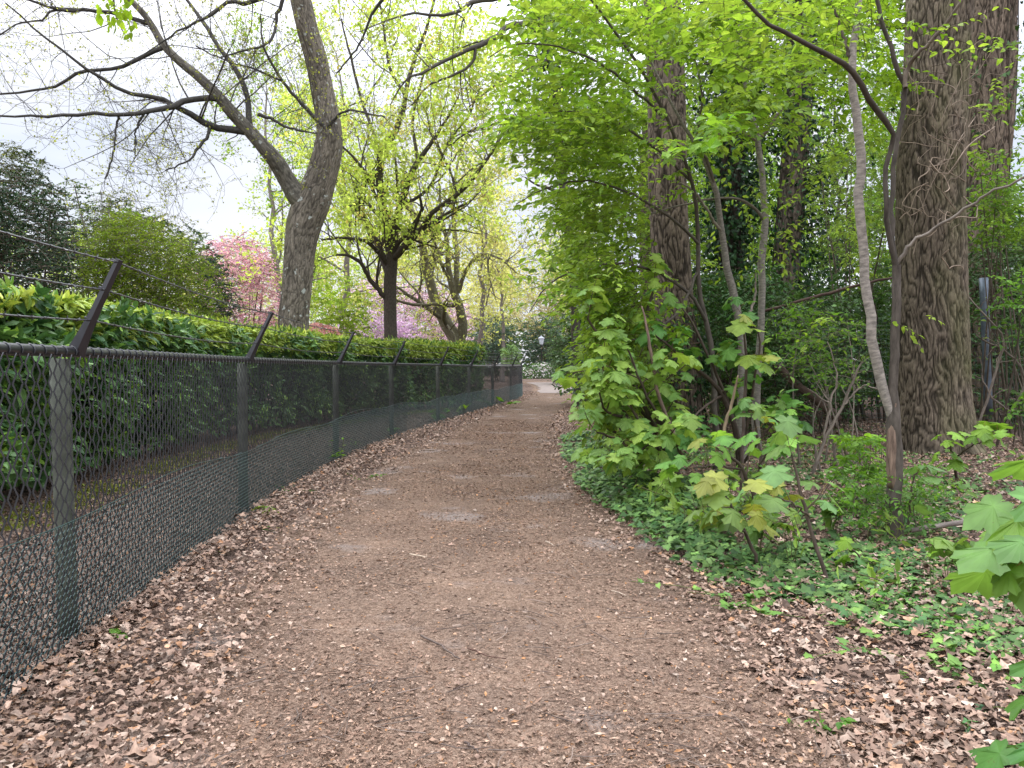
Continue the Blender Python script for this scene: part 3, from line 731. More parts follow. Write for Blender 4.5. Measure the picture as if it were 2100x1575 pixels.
T1L = [limb(s, 18, .012) for s in (
    [(503, 270, 14.3, 16), (467, 263, 14.2, 15), (427, 257, 14.1, 14), (393, 237, 13.9, 13), (360, 217, 13.8, 11), (320, 200, 13.6, 10), (260, 190, 13.4, 8), (207, 160, 13.2, 7), (163, 130, 13, 6), (120, 97, 12.9, 5), (67, 57, 12.8, 4), (10, 5, 12.6, 3)],
    [(452, 202, 14.1, 14), (400, 203, 13.9, 12), (360, 217, 13.6, 12), (317, 225, 13.3, 10), (277, 235, 13.1, 9), (207, 233, 12.8, 8), (127, 235, 12.5, 7), (50, 240, 12.2, 5), (-40, 235, 12, 4)],
    [(335, 97, 13.8, 10), (300, 113, 13.7, 9), (260, 133, 13.6, 8), (220, 143, 13.5, 7), (167, 147, 13.4, 7), (127, 170, 13.3, 6), (83, 185, 13.2, 5), (0, 192, 13, 4), (-60, 205, 13, 3)],
    [(312, 50, 13.7, 10), (233, 27, 13.6, 8), (180, 22, 13.5, 7), (127, 20, 13.4, 6), (70, 5, 13.2, 5), (0, -25, 13, 4)],
    [(180, 22, 13.5, 5), (110, 22, 13.4, 5), (80, 42, 13.3, 4), (33, 50, 13.2, 3), (-20, 85, 13.1, 3)],
    [(512, 262, 14.3, 14), (507, 200, 14.5, 11), (497, 167, 14.6, 11), (473, 127, 14.7, 10), (450, 97, 14.8, 9), (420, 50, 14.9, 8), (383, 0, 15, 6), (350, -50, 15, 4)],
    [(663, 258, 14.7, 9), (617, 210, 14.5, 7), (580, 167, 14.3, 6), (553, 123, 14.1, 5), (540, 93, 14, 4), (533, 33, 13.9, 3)],
    [(585, -20, 14.2, 8), (578, 10, 14.2, 8), (567, 33, 14.2, 7), (563, 67, 14.1, 6), (543, 93, 14, 5), (500, 104, 13.9, 4), (450, 118, 13.8, 3)],
    [(590, -30, 14, 10), (510, 7, 14, 9), (473, 3, 13.9, 8), (427, 33, 13.8, 6), (367, 63, 13.7, 4), (300, 110, 13.6, 2)],
    [(430, 258, 14.1, 8), (427, 277, 14, 7), (403, 307, 13.9, 6), (390, 327, 13.8, 4), (340, 350, 13.7, 3)],
    [(243, 235, 13, 5), (237, 267, 13, 4), (233, 313, 13, 4), (217, 367, 13, 3)],
    [(297, 230, 13.2, 5), (280, 263, 13.2, 4), (278, 287, 13.2, 3), (277, 320, 13.2, 2)],
    [(580, 167, 14.3, 4), (520, 140, 14.2, 4), (470, 127, 14.1, 3), (400, 95, 14, 3)],
    [(672, 262, 14.8, 8), (696, 235, 14.6, 5), (720, 225, 14.4, 5), (760, 235, 14.2, 4), (790, 240, 14, 3)],
    [(530, 235, 14.3, 8), (560, 245, 14.2, 6), (600, 265, 14.1, 5), (648, 272, 14, 3)],
    [(690, 150, 14.5, 3), (735, 95, 14, 4), (765, 25, 13.7, 6), (800, -20, 13.5, 8)])]
LP, LR = stack(T1L)
g = Geo(); tubes(g, LP, LR, 8, (.075, .07, .062), .05)
A, Ar = grow(LP, LR, 11, .7, 2.7, .12, .75, .08, 7, .12, .007, .3)
Lm, Lmr = resample(Pl, 18, Rl); A2, Ar2 = grow(Lm[None], Lmr[None], 16, 1, 3., .35, .8, .15, 7, .12, .006, .14); A = np.concatenate([A, A2]); Ar = np.concatenate([Ar, Ar2])
B, Br = grow(A, Ar, 5, .4, 1.4, .15, .7, .08, 6, .14, .0055)
Cc, Cr = grow(B, Br, 3, .25, .8, .2, .7, .08, 5, .18, .004)
tubes(g, A, Ar, 5, (.09, .08, .075)); tubes(g, B, Br, 3, (.10, .088, .085)); tubes(g, Cc, Cr, 3, (.12, .10, .10))
g.build('branches', M_TWIG, t1, True)
g = Geo(); k = rng.random(len(Cc)) < .9
twig_leaves(g, Cc[k], 3, DI, .065, (.26, .27, .07), (.40, .42, .08), .4)
n = 60; p = np.c_[sample_poly([(195, -20), (285, -20), (280, 40), (262, 85), (245, 60), (200, 50)], n), np.full(n, 0)]; p = at(p[:, 0], p[:, 1], rng.uniform(12.3, 13.1, n))
leaves(g, OV, p, np.array([-.1, -.2, -1]) + .6 * rng.standard_normal((n, 3)), rng.standard_normal((n, 3)), rng.uniform(.12, .2, n), tints(n, (.2, .32, .02), (.3, .42, .04)))
g.build('crown', M_FAR, t1)
g = Geo(); P, R = limb([(260, -140, 9.5, 9), (240, -60, 9, 7), (232, -10, 8.9, 5), (240, 40, 8.9, 3), (255, 70, 8.9, 2)], 12); tubes(g, P[None], R[None], 5, DARKB); g.build('branch', M_TWIG, t1, True)

DSCALE = 1.0
# --- generic branching tree from traced limbs
def traced_tree(name, label, cat_loc, specs, kids, leafspec, wood, base_ground=(0,), K=18, sides=10, trunk_opts=None, mats=(M_BARK, M_FAR), rmin=.0035, up=.2, group=None, t0=.2):
    t = thing(name, label, 'tree', cat_loc, group)
    ls = [limb(s, K, .012, i in base_ground) for i, s in enumerate(specs)]
    LP, LR = stack(ls)
    g = Geo()
    if trunk_opts: trunk(g, LP[0], LR[0], **trunk_opts); tubes(g, LP[1:], LR[1:], sides, wood, .05)
    else: tubes(g, LP, LR, sides, wood, .05)
    g.build('trunk', mats[0], t, True)
    P, R = LP, LR; g = Geo()
    for (M, lo, hi, K2, wob, sd) in kids:
        P, R = grow(P, R, M, lo, hi, t0, .75, up, K2, wob, rmin); tubes(g, P, R, sd, wood); rmin *= .75
    g.build('branches', M_TWIG, t, True)
    if leafspec:
        g = Geo()
        for (frac, per, tm, size, ca, cb) in leafspec:
            k = rng.random(len(P)) < frac; twig_leaves(g, P[k], per, tm, size, ca, cb, jit=size * .8)
        g.build('crown', mats[1], t)
    return t
D2 = 28.
traced_tree('oak_tree', 'dark slim trunked oak in bright new leaf standing behind the hedge', (at(800, 755, D2)[0], D2, 0), [
    [(801, 780, D2, 34), (801, 700, D2, 28), (800, 640, D2, 27), (802, 580, D2, 27), (803, 530, D2, 26), (795, 467, D2, 20), (780, 400, D2, 17), (777, 333, D2, 15), (793, 300, D2, 13), (820, 250, D2, 12), (833, 200, D2, 10), (843, 140, D2, 9), (863, 87, D2, 7), (883, 33, D2, 6), (900, -40, D2, 4)],
    [(805, 545, D2, 18), (810, 467, D2 - .3, 16), (820, 423, D2 - .6, 14), (840, 367, D2 - .8, 12), (857, 333, D2 - 1, 11), (877, 303, D2 - 1, 9), (900, 270, D2 - 1, 6), (940, 200, D2 - 1, 4)],
    [(804, 535, D2, 14), (817, 520, D2 - .3, 12), (853, 483, D2 - .8, 11), (890, 433, D2 - 1.3, 10), (937, 400, D2 - 2, 9), (967, 370, D2 - 2.3, 7), (1000, 325, D2 - 2.5, 6), (1020, 290, D2 - 2.7, 4)],
    [(797, 560, D2, 17), (780, 515, D2 + .2, 15), (770, 490, D2 + .4, 14), (750, 457, D2 + .6, 12), (717, 420, D2 + 1, 10), (693, 377, D2 + 1.4, 8), (690, 320, D2 + 1.6, 6), (680, 250, D2 + 1.6, 4)],
    [(793, 610, D2, 12), (787, 607, D2 - .1, 11), (757, 570, D2 - .5, 9), (740, 540, D2 - .8, 8), (713, 523, D2 - 1, 6), (683, 523, D2 - 1.3, 4)],
    [(797, 545, D2, 10), (770, 510, D2 - .6, 8), (743, 493, D2 - 1, 7), (700, 488, D2 - 1.3, 6), (660, 492, D2 - 1.6, 4)],
    [(937, 400, D2 - 2, 6), (923, 350, D2 - 2, 5), (900, 307, D2 - 1.8, 4), (880, 270, D2 - 1.5, 3)],
    [(857, 333, D2 - 1, 8), (850, 290, D2 - .8, 7), (847, 240, D2 - .6, 6), (870, 150, D2 - .4, 5), (900, 90, D2, 3)],
    [(777, 333, D2, 8), (768, 280, D2 + .5, 7), (740, 200, D2 + 1, 6), (720, 120, D2 + 1, 5), (700, 40, D2 + 1, 3)],
    [(795, 467, D2, 8), (770, 400, D2 - 1, 7), (740, 340, D2 - 2, 6), (700, 300, D2 - 2.5, 4), (660, 280, D2 - 3, 3)],
    [(820, 423, D2 - .6, 7), (880, 385, D2 - 1, 6), (920, 290, D2 - 1, 5), (960, 240, D2 - 1, 4), (985, 180, D2 - 1, 3)],
    [(833, 200, D2, 7), (800, 140, D2, 6), (790, 80, D2, 5), (780, 10, D2, 4)]],
    [(7, 1.2, 3.8, 8, .13, 4), (5, .8, 2.2, 6, .17, 3), (4, .4, 1.2, 5, .22, 3)],
    [(.85, 13, DI, .15, (.42, .54, .10), (.62, .70, .22)), (.1, 8, DI, .13, (.56, .46, .14), (.66, .54, .2))], (.085, .07, .06))
D3 = 32.
traced_tree('maple_tree', 'leaning twin stemmed mossy tree with yellowish new leaves beyond the dark oak', (at(940, 755, D3)[0], D3, 0), [
    [(942, 775, D3, 36), (938, 715, D3, 32), (930, 685, D3, 30), (913, 660, D3, 26), (893, 620, D3, 22), (880, 570, D3, 19), (870, 530, D3, 17), (865, 483, D3, 15), (850, 443, D3, 12), (833, 410, D3, 9), (815, 350, D3, 6), (800, 280, D3, 4)],
    [(942, 700, D3, 22), (950, 667, D3 - .2, 20), (940, 623, D3 - .4, 18), (933, 607, D3 - .5, 17), (920, 553, D3 - .6, 12), (917, 497, D3 - .8, 9), (905, 440, D3 - .8, 7), (900, 370, D3 - 1, 4)],
    [(934, 605, D3 - .5, 14), (937, 530, D3 - .3, 11), (933, 480, D3, 10), (930, 450, D3, 9), (930, 400, D3, 7), (940, 320, D3, 4)],
    [(940, 600, D3 - .5, 9), (953, 560, D3 - .8, 8), (970, 533, D3 - 1, 7), (997, 520, D3 - 1.2, 6), (1003, 563, D3 - 1.4, 4), (1015, 610, D3 - 1.5, 2)],
    [(905, 652, D3, 10), (900, 650, D3 - .3, 9), (860, 620, D3 - .8, 8), (820, 593, D3 - 1.2, 5), (790, 570, D3 - 1.4, 3)],
    [(997, 521, D3 - 1.2, 5), (1025, 530, D3 - 1.4, 4), (1060, 560, D3 - 1.6, 3)],
    [(880, 570, D3, 7), (900, 520, D3 + .6, 6), (935, 460, D3 + 1, 5), (985, 430, D3 + 1.2, 3)]],
    [(7, 1.2, 3.6, 8, .16, 4), (5, .8, 2.2, 6, .2, 3), (4, .4, 1.2, 5, .22, 3)],
    [(.8, 6, DI, .15, (.50, .54, .16), (.66, .68, .26)), (.2, 5, DI, .13, (.56, .48, .22), (.66, .58, .3))], (.21, .185, .135), mats=(M_BARKL, M_FAR))
# --- tree with dark ivy overhanging the path from the right
D4 = 28.
ivy_host = traced_tree('oak_tree', 'slim leaning oak on the right of the path whose bare branches arch over it', (at(1188, 755, D4)[0], D4, 0), [
    [(1192, 835, D4, 26), (1182, 720, D4, 20), (1180, 640, D4, 18), (1172, 540, D4, 17), (1160, 430, D4, 17), (1150, 330, D4, 16), (1140, 200, D4, 16), (1120, 90, D4, 15), (1100, 0, D4, 14), (1080, -120, D4, 10)],
    [(1135, 40, D4, 10), (1050, 53, D4 - 2, 12), (1020, 73, D4 - 2.6, 12), (973, 97, D4 - 3.4, 10), (917, 123, D4 - 4, 7), (870, 147, D4 - 4.5, 6), (833, 163, D4 - 5, 4), (800, 215, D4 - 5, 2)],
    [(1150, -20, D4, 9), (977, 3, D4 - 2, 9), (947, 20, D4 - 2.5, 8), (897, 32, D4 - 3, 6), (847, 27, D4 - 3.3, 5), (800, 40, D4 - 3.6, 3), (740, 65, D4 - 4, 2)],
    [(1150, 240, D4, 9), (1093, 240, D4 - 1, 8), (1047, 257, D4 - 1.6, 7), (1020, 293, D4 - 2, 6), (1000, 323, D4 - 2.4, 5), (967, 347, D4 - 3, 4), (930, 380, D4 - 3, 3)],
    [(1093, 240, D4 - 1, 5), (1000, 258, D4 - 2, 4), (960, 270, D4 - 2.3, 4), (920, 300, D4 - 2.5, 2)],
    [(975, 97, D4 - 3.4, 7), (970, 125, D4 - 3.4, 6), (940, 150, D4 - 3.6, 5), (880, 175, D4 - 4, 4), (845, 215, D4 - 4, 3)],
    [(1130, 120, D4, 8), (1060, 150, D4 - 2, 6), (1010, 180, D4 - 3, 4), (960, 220, D4 - 3, 3)]],
    [(7, .6, 2.0, 7, .2, 4), (4, .4, 1.1, 6, .25, 3), (3, .25, .7, 5, .25, 3)],
    [(.6, 3, DI, .10, (.34, .33, .09), (.46, .38, .17))], (.08, .07, .06), up=-.08, t0=.3)

# --- trunks of the right hand wood
def big_trunk(name, label, spec, sides, cell, furrow, col, moss=None, flare=.25, seed=1, dark=.3, lump=.035):
    P, R = limb(spec, 60, 0, True)
    t = thing(name, label, 'tree', (P[0, 0], P[0, 1], ground(P[0, 0], P[0, 1])))
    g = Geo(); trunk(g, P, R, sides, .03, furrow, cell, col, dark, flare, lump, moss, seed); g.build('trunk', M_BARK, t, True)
    return t, P, R
tR4, P4, R4 = big_trunk('oak_tree', 'massive oak trunk with deeply furrowed bark standing right behind the forked sapling', [(1925, 940, 10.6, 150), (1917, 850, 10.6, 136), (1912, 720, 10.6, 134), (1908, 550, 10.6, 130), (1909, 330, 10.6, 128), (1920, 120, 10.6, 122), (1928, -40, 10.6, 120), (1935, -260, 10.6, 112), (1930, -500, 10.8, 100)], 400, .030, .024, (.195, .155, .115), (3.6, -.40, (.09, .10, .03)), .24, 2, .18)
tR5, P5, R5 = big_trunk('oak_tree', 'vine hung furrowed oak trunk second from the right edge, behind the massive one', [(2000, 880, 15, 92), (2004, 600, 15, 80), (2015, 430, 15, 80), (2030, 230, 15, 84), (2035, 0, 15, 86), (2040, -200, 15, 80), (2050, -420, 15, 70)], 240, .042, .022, (.225, .172, .13), None, .1, 7, .15)
tR1, P1, R1 = big_trunk('oak_tree', 'dark furrowed oak trunk rising out of the bright maple bush beside the path', [(1392, 930, 13.5, 105), (1392, 800, 13.5, 86), (1388, 700, 13.5, 80), (1378, 560, 13.5, 78), (1370, 420, 13.5, 78), (1366, 190, 13.5, 76), (1358, 0, 13.5, 74), (1350, -200, 13.5, 68), (1345, -400, 13.5, 60)], 240, .042, .022, (.20, .155, .12), None, .1, 9, .13)
tR3, P3, R3 = big_trunk('oak_tree', 'leaning oak trunk with ivy around it seen between the thin pale saplings', [(1612, 700, 20, 64), (1612, 570, 20, 52), (1622, 420, 20, 50), (1634, 270, 20, 50), (1640, 120, 20, 50), (1645, -60, 20, 46), (1650, -250, 20, 40)], 130, .045, .02, (.24, .19, .15), None, .1, 4, .25)
tR2, P2, R2 = big_trunk('oak_tree', 'oak trunk almost wholly covered in dark ivy behind the slender saplings', [(1490, 720, 20, 52), (1495, 560, 20, 46), (1500, 380, 20, 44), (1505, 200, 20, 42), (1510, 0, 20, 40), (1515, -200, 20, 36)], 70, .07, .02, (.09, .07, .055), None, .15, 6)
tR0, P0_, R0_ = big_trunk('oak_tree', 'slimmer oak trunk high among the bright leaves left of the dark furrowed one', [(1340, 830, 19, 50), (1335, 600, 19, 42), (1330, 380, 19, 40), (1345, 150, 19, 38), (1350, 0, 19, 36), (1352, -200, 19, 30)], 60, .07, .018, (.17, .13, .10), None, .15, 12)
def canopy(parent, P, R, M1, lo, hi, leafsize, ca, cb, t0=.55, per=10, wood=(.1, .08, .06)):
    """limbs, twigs and leaves high on a trunk"""
    g = Geo(); A, Ar = grow(P[None], R[None], M1, lo, hi, t0, .85, .12, 9, .15, .02, .3); tubes(g, A, Ar, 7, wood)
    B, Br = grow(A, Ar, 6, 1, 2.4, .2, .7, .05, 7, .2, .008); tubes(g, B, Br, 4, wood)
    Q, Qr = grow(B, Br, 5, .4, 1.2, .2, .7, 0, 5, .25, .004); tubes(g, Q, Qr, 3, wood); g.build('branches', M_TWIG, parent, True)
    g = Geo(); twig_leaves(g, Q, per, DI, leafsize * 1.2, ca, cb, jit=.08); g.build('crown', M_FAR, parent)
canopy(tR3, P3, R3, 10, 2.5, 5, .12, (.10, .2, .03), (.2, .3, .04))
canopy(tR5, P5, R5, 8, 2, 4, .11, (.12, .22, .03), (.22, .32, .04), .5)
canopy(tR0, P0_, R0_, 10, 2, 4.5, .12, (.14, .26, .03), (.24, .36, .04), .35)

# ivy climbing trunks: each climber a plant of its own
def climber(label, P, R, s0, s1, n, out, size=.085, ca=(.008, .028, .009), cb=(.03, .075, .022), ang=None):
    L = np.linspace(0, 1, len(P)); t = rng.uniform(s0, s1, n); c = np.stack([np.interp(t, L, P[:, k]) for k in range(3)], 1); r = np.interp(t, L, R)
    a = rng.uniform(0, 2 * np.pi, n) if ang is None else rng.normal(ang, .9, n)
    o = np.abs(rng.normal(0, 1, n)) * out * (.35 + 1.3 * vnoise(np.c_[np.cos(a) * 1.5, np.sin(a) * 1.5, c[:, 2] * 1.1]))
    d = np.stack([np.cos(a), np.sin(a), 0 * a], 1); p = c + d * (r * 1.05 + o)[:, None] + .05 * rng.standard_normal((n, 3))
    th = thing('ivy', label, 'ivy', (P[0, 0], P[0, 1] - R[0] - .1, max(0, ground(P[0, 0], P[0, 1]))))
    g = Geo(); leaves(g, IVY, p, d * .3 + rng.standard_normal((n, 3)) * .6 + np.array([0, 0, -.7]), d + .6 * rng.standard_normal((n, 3)) + np.array([0, 0, .3]), size * rng.uniform(.6, 1.25, n), tints(n, ca, cb, .3)); g.build('foliage', M_IVY, th)
    g = Geo(); m = 9; ts = np.linspace(s0 * .3, s1, 24); Q = []
    for k in range(m):
        a = rng.uniform(0, 6.28) + .8 * np.sin(ts * 9 + k); c = np.stack([np.interp(ts, L, P[:, j]) for j in range(3)], 1); r = np.interp(ts, L, R) * 1.02 + .012
        Q.append(c + np.stack([np.cos(a) * r, np.sin(a) * r, 0 * a], 1))
    tubes(g, np.array(Q), np.full((m, 24), .012), 5, (.1, .08, .06)); g.build('stems', M_TWIG, th, True)
climber('dark ivy smothering the trunk behind the slender saplings', P2, R2, .1, 1., 13000, .8, .12)
climber('dark ivy bulging from the leaning trunk between the pale saplings', P3, R3, .12, .5, 3000, .95, .11, ang=.0)
climber('high curtain of dark ivy above the leaning trunk between the pale saplings', P3, R3, .5, 1., 4200, .6, .11)
climber('thin ivy leaves scattered up the vine hung trunk near the right edge', P5, R5, .05, 1., 700, .22, .10, (.03, .07, .02), (.06, .14, .03))
PI_, RI_ = limb([(1192, 835, D4, 26), (1182, 720, D4, 20), (1172, 540, D4, 17), (1150, 330, D4, 16), (1120, 90, D4, 15), (1100, 0, D4, 14), (1080, -120, D4, 10)], 30)
climber('dark ivy on the slim tree that arches over the path', PI_, RI_, .55, 1., 2200, .6, .14)
climber('low ivy wrapping the foot of the dark trunk in the maple bush', P1, R1, .02, .2, 900, .12, .08)
# tangle of bare vine stems
v = thing('vine', 'tangle of bare pale vine stems hanging between the two thick trunks at the right', 'vine', (P5[0, 0], 13, .3)); g = Geo(); Q = []
for k in range(70):
    a = sample_poly([(1870, 150), (2060, 120), (2050, 480), (1950, 520), (1890, 420)], 1)[0]; d = rng.uniform(10.0, 10.1) if a[0] < 1990 else rng.uniform(13.6, 14.2); 
    d = 9.9 if a[0] < 1985 else 14.2
    pts = [at(a[0], a[1], d)]; cur = norm(rng.standard_normal(3) * [1, .15, 1])
    for j_ in range(9): cur = norm(cur + .5 * rng.standard_normal(3) * [1, .15, 1] + np.array([0, 0, -.08])); pts.append(pts[-1] + cur * rng.uniform(.05, .11))
    Q.append(resample(np.array(pts), 16))
Q += [resample(at(*np.array(s, float).T), 16) for s in ([(2060, 0, 14.2), (2050, 120, 14.1), (2062, 200, 14.1), (2040, 330, 14.1), (2030, 460, 14.2)], [(1950, 120, 9.8), (1974, 150, 9.8), (1930, 250, 9.8), (1945, 300, 9.8), (1900, 400, 9.8), (1888, 440, 9.9)], [(1905, 330, 9.8), (1940, 360, 9.7), (1985, 300, 9.7), (2040, 260, 11)], [(1960, 430, 10), (1930, 380, 9.8), (1960, 300, 9.8), (2000, 240, 11)])]
tubes(g, np.array(Q), np.full((len(Q), 16), .006) * rng.uniform(.5, 1.5, (len(Q), 1)), 4, (.26, .2, .15), .2); g.build('stems', M_TWIG, v, True)
# ================================================================== SAPLINGS ON THE RIGHT
PALE = (.33, .29, .25); SAPD = (.095, .08, .066)
def sapling(name, label, specs, cols, mats, ground_idx=(0,), sides=10, twigs=None, K=24, part='trunk'):
    ls = [limb(s, K, .006, i in ground_idx) for i, s in enumerate(specs)]
    t = thing(name, label, 'tree' if 'sapling' in name or 'tree' in name else 'plant', (ls[0][0][0, 0], ls[0][0][0, 1], ground(ls[0][0][0, 0], ls[0][0][0, 1])))
    for m in {id(x): x for x in mats}.values():
        g = Geo()
        for l, c, mm in zip(ls, cols, mats):
            if mm is m:
                w = 1 + .10 * (vnoise(np.c_[np.linspace(0, 9, K), np.zeros(K), np.full(K, l[0][0, 0])]) - .5)
                tubes(g, l[0][None], (l[1] * w)[None], sides, c, .03)
        g.build(part if m is mats[0] else 'stem', m, t, True)
    P, R = stack(ls)
    return t, P, R
d = 5.8
S1, S1P, S1R = sapling('sapling', 'forked sapling with one pale and one dark stem and a rotten bare wood base', [
    [(1836, 1132, d, 33), (1834, 990, d, 30), (1836, 900, d, 29), (1832, 850, d, 26), (1834, 800, d, 19), (1834, 743, d, 18), (1837, 640, d, 18), (1838, 545, d, 17)],
    [(1830, 860, d, 18), (1814, 814, d, 19), (1800, 757, d, 21), (1786, 671, d, 20), (1776, 600, d, 20), (1771, 505, d, 19), (1758, 410, d, 19), (1767, 352, d, 18), (1764, 286, d, 18), (1748, 190, d, 16), (1748, 119, d, 15), (1757, 48, d, 14), (1760, -10, d, 13), (1765, -120, d, 10)],
    [(1838, 548, d, 12), (1822, 480, d - .05, 11), (1815, 400, d - .1, 10), (1818, 330, d - .12, 10), (1833, 276, d - .15, 10), (1812, 243, d - .2, 12), (1786, 210, d - .3, 12), (1738, 138, d - .5, 11), (1662, 95, d - .6, 10), (1581, 52, d - .7, 8), (1524, 0, d - .8, 7), (1470, -50, d - .9, 5)],
    [(1838, 540, d, 10), (1830, 470, d + .02, 10), (1833, 333, d + .05, 10), (1845, 267, d + .05, 10), (1855, 181, d + .05, 10), (1840, 140, d, 10), (1829, 105, d, 9), (1810, 38, d, 8), (1798, -10, d, 8), (1780, -100, d, 6)],
    [(1840, 540, d, 8), (1862, 510, d - .05, 8), (1881, 490, d - .1, 7), (1957, 443, d - .3, 6), (2033, 395, d - .5, 5), (2110, 360, d - .7, 4)],
    [(1857, 180, d, 9), (1860, 140, d, 9), (1885, 105, d - .1, 8), (1910, 86, d - .15, 7), (1971, 5, d - .3, 6), (2010, -60, d - .4, 4)],
    [(1748, 125, d, 7), (1735, 95, d, 6), (1720, 40, d, 5), (1700, -10, d, 4)]],
    [SAPD, PALE, (.08, .068, .056), (.08, .068, .056), (.22, .19, .16), (.16, .13, .1), (.12, .1, .08)], [M_TWIG, M_BIRCH, M_TWIG, M_TWIG, M_TWIG, M_TWIG, M_TWIG])
# rotten wood laid bare on the lower stem
g = Geo(); P, R = limb([(1830, 1000, d - .018, 18), (1829, 960, d - .02, 22), (1829, 900, d - .022, 21), (1831, 870, d - .02, 16), (1834, 840, d - .02, 12), (1837, 815, d - .02, 7)], 20)
tubes(g, P[None], R[None] * .95, 12, (.2, .14, .105), 0, True); g.build('bare_wood', bark_mat('rotten_wood', 60., .12, .8, .008, lo=.35, hi=1.4), S1, True)
d = 10.5
S2, S2P, S2R = sapling('sapling', 'straight thin pale sapling, right of the pair behind the maple seedlings', [
    [(1557, 925, d, 16), (1550, 850, d, 16), (1557, 733, d, 14), (1562, 620, d, 14), (1562, 524, d, 15), (1569, 476, d, 14), (1566, 400, d, 13), (1560, 333, d, 12), (1555, 286, d, 12), (1538, 229, d, 10), (1525, 150, d, 8), (1515, 20, d, 7), (1500, -100, d, 5)],
    [(1555, 290, d, 6), (1530, 275, d - .1, 5), (1490, 270, d - .3, 4), (1450, 280, d - .5, 3)],
    [(1557, 290, d, 7), (1585, 250, d, 6), (1620, 200, d + .1, 5), (1660, 150, d + .2, 3)],
    [(1565, 450, d, 7), (1540, 420, d - .1, 6), (1490, 405, d - .3, 5), (1420, 415, d - .6, 4), (1330, 440, d - .9, 3)]],
    [(.29, .26, .225), (.26, .22, .18), (.16, .13, .1), (.16, .14, .11)], [M_BIRCH, M_TWIG, M_TWIG, M_TWIG])
S3, S3P, S3R = sapling('sapling', 'thin pale sapling curving to the left, left of the pair behind the maple seedlings', [
    [(1524, 925, d - .4, 20), (1520, 860, d - .4, 18), (1522, 760, d - .4, 17), (1524, 705, d - .4, 17), (1505, 605, d - .4, 16), (1490, 540, d - .4, 14), (1481, 476, d - .4, 12), (1467, 390, d - .5, 11), (1443, 324, d - .6, 9), (1410, 271, d - .7, 7), (1370, 200, d - .8, 5), (1330, 110, d - .9, 3)],
    [(1481, 476, d - .4, 8), (1462, 450, d - .5, 6), (1430, 400, d - .6, 5), (1390, 370, d - .7, 3)],
    [(1478, 440, d - .4, 8), (1455, 340, d - .6, 7), (1430, 290, d - .7, 5), (1440, 200, d - .9, 4), (1420, 100, d - 1, 3)],
    [(1522, 690, d - .4, 6), (1535, 650, d - .3, 5), (1548, 610, d - .2, 4), (1550, 560, d - .2, 3)]],
    [(.27, .24, .21), (.24, .21, .17), (.12, .1, .08), (.24, .2, .17)], [M_BIRCH, M_TWIG, M_TWIG, M_TWIG])
d = 9.6
S4, S4P, S4R = sapling('beech_tree', 'young dark stemmed tree with the broad bright green crown hanging over the path', [
    [(1470, 940, d, 14), (1465, 830, d, 13), (1462, 740, d, 12), (1448, 660, d, 11), (1432, 580, d, 10), (1432, 476, d, 9), (1420, 380, d - .3, 8), (1370, 250, d - .6, 7), (1300, 120, d - .9, 6), (1220, 10, d - 1.2, 5), (1150, -80, d - 1.4, 3)],
    [(1448, 660, d, 8), (1420, 610, d - .2, 7), (1350, 560, d - .5, 6), (1270, 540, d - .8, 5), (1190, 550, d - 1, 4), (1120, 590, d - 1.1, 3), (1085, 640, d - 1.1, 2)],
    [(1432, 500, d, 7), (1380, 450, d - .3, 6), (1300, 400, d - .6, 5), (1200, 370, d - .9, 4), (1110, 390, d - 1.1, 3), (1060, 420, d - 1.2, 2)],
    [(1415, 370, d - .3, 6), (1340, 300, d - .7, 5), (1240, 240, d - 1, 4), (1130, 230, d - 1.2, 3), (1020, 270, d - 1.3, 2)],
    [(1360, 240, d - .6, 6), (1260, 150, d - 1, 5), (1160, 100, d - 1.2, 4), (1060, 90, d - 1.3, 3), (1000, 120, d - 1.3, 2)],
    [(1430, 560, d, 6), (1390, 640, d - .5, 5), (1320, 690, d - .8, 3), (1230, 710, d - 1, 2)]],
    [(.10, .085, .07)] * 6, [M_TWIG] * 6, sides=8)
# crowns: leafy sprays carried by those stems
def crown_sprays(parent, poly, n, d0, d1, M, size, ca, cb, L=(.45, .85), mat=M_FRESH, tm=OV, clump=0, sig=40, anchor=None, flat=.35, part='crown', shade=None, lax=.5):
    p = sample_poly(poly, n, clump, sig); dd = rng.uniform(d0, d1, n)
    k = ~((p[:, 0] > 1305) & (p[:, 0] < 1440) & (p[:, 1] > 110) & (p[:, 1] < 760) & (dd < 13) & (rng.random(n) < .82)); p, dd = p[k], dd[k]; n = len(p); P0 = at(p[:, 0], p[:, 1], dd)
    P0[:, 2] = np.maximum(P0[:, 2], ground(P0[:, 0], P0[:, 1]) + .1)
    if anchor is None:
        a = rng.uniform(0, 2 * np.pi, n); D = np.stack([np.cos(a), np.sin(a), rng.normal(.05, flat * .5, n)], 1)
    else:
        v = P0 - np.asarray(anchor); v[:, 2] *= .3; D = norm(v) + rng.standard_normal((n, 3)) * [.5, .5, .22]
    D = norm(D); Ls = rng.uniform(*L, n); P0 = P0 - D * Ls[:, None] * .5
    tw, lf = Geo(), Geo()
    # self-shading is left to the light: only the leaf age varies here
    sprays(tw, lf, P0, D, Ls, M, size, ca, cb, tm, lax=lax)
    return tw, lf, P0
def add_crown(parent, parts, mat=M_FRESH, part='crown', tpart='twigs'):
    tw, lf = Geo(), Geo()
    for a, b, _ in parts:
        for s_, d_ in ((a, tw), (b, lf)):
            off = 0
            for v, t, c, bb in zip(s_.V, s_.T, s_.C, s_.B): d_.add(v, t - off, c, bb); off += len(v)
    return build_two(part, lf, mat, tw, parent)
FA, FB = (.15, .27, .03), (.31, .43, .07)
a4 = S4P[0, 10]
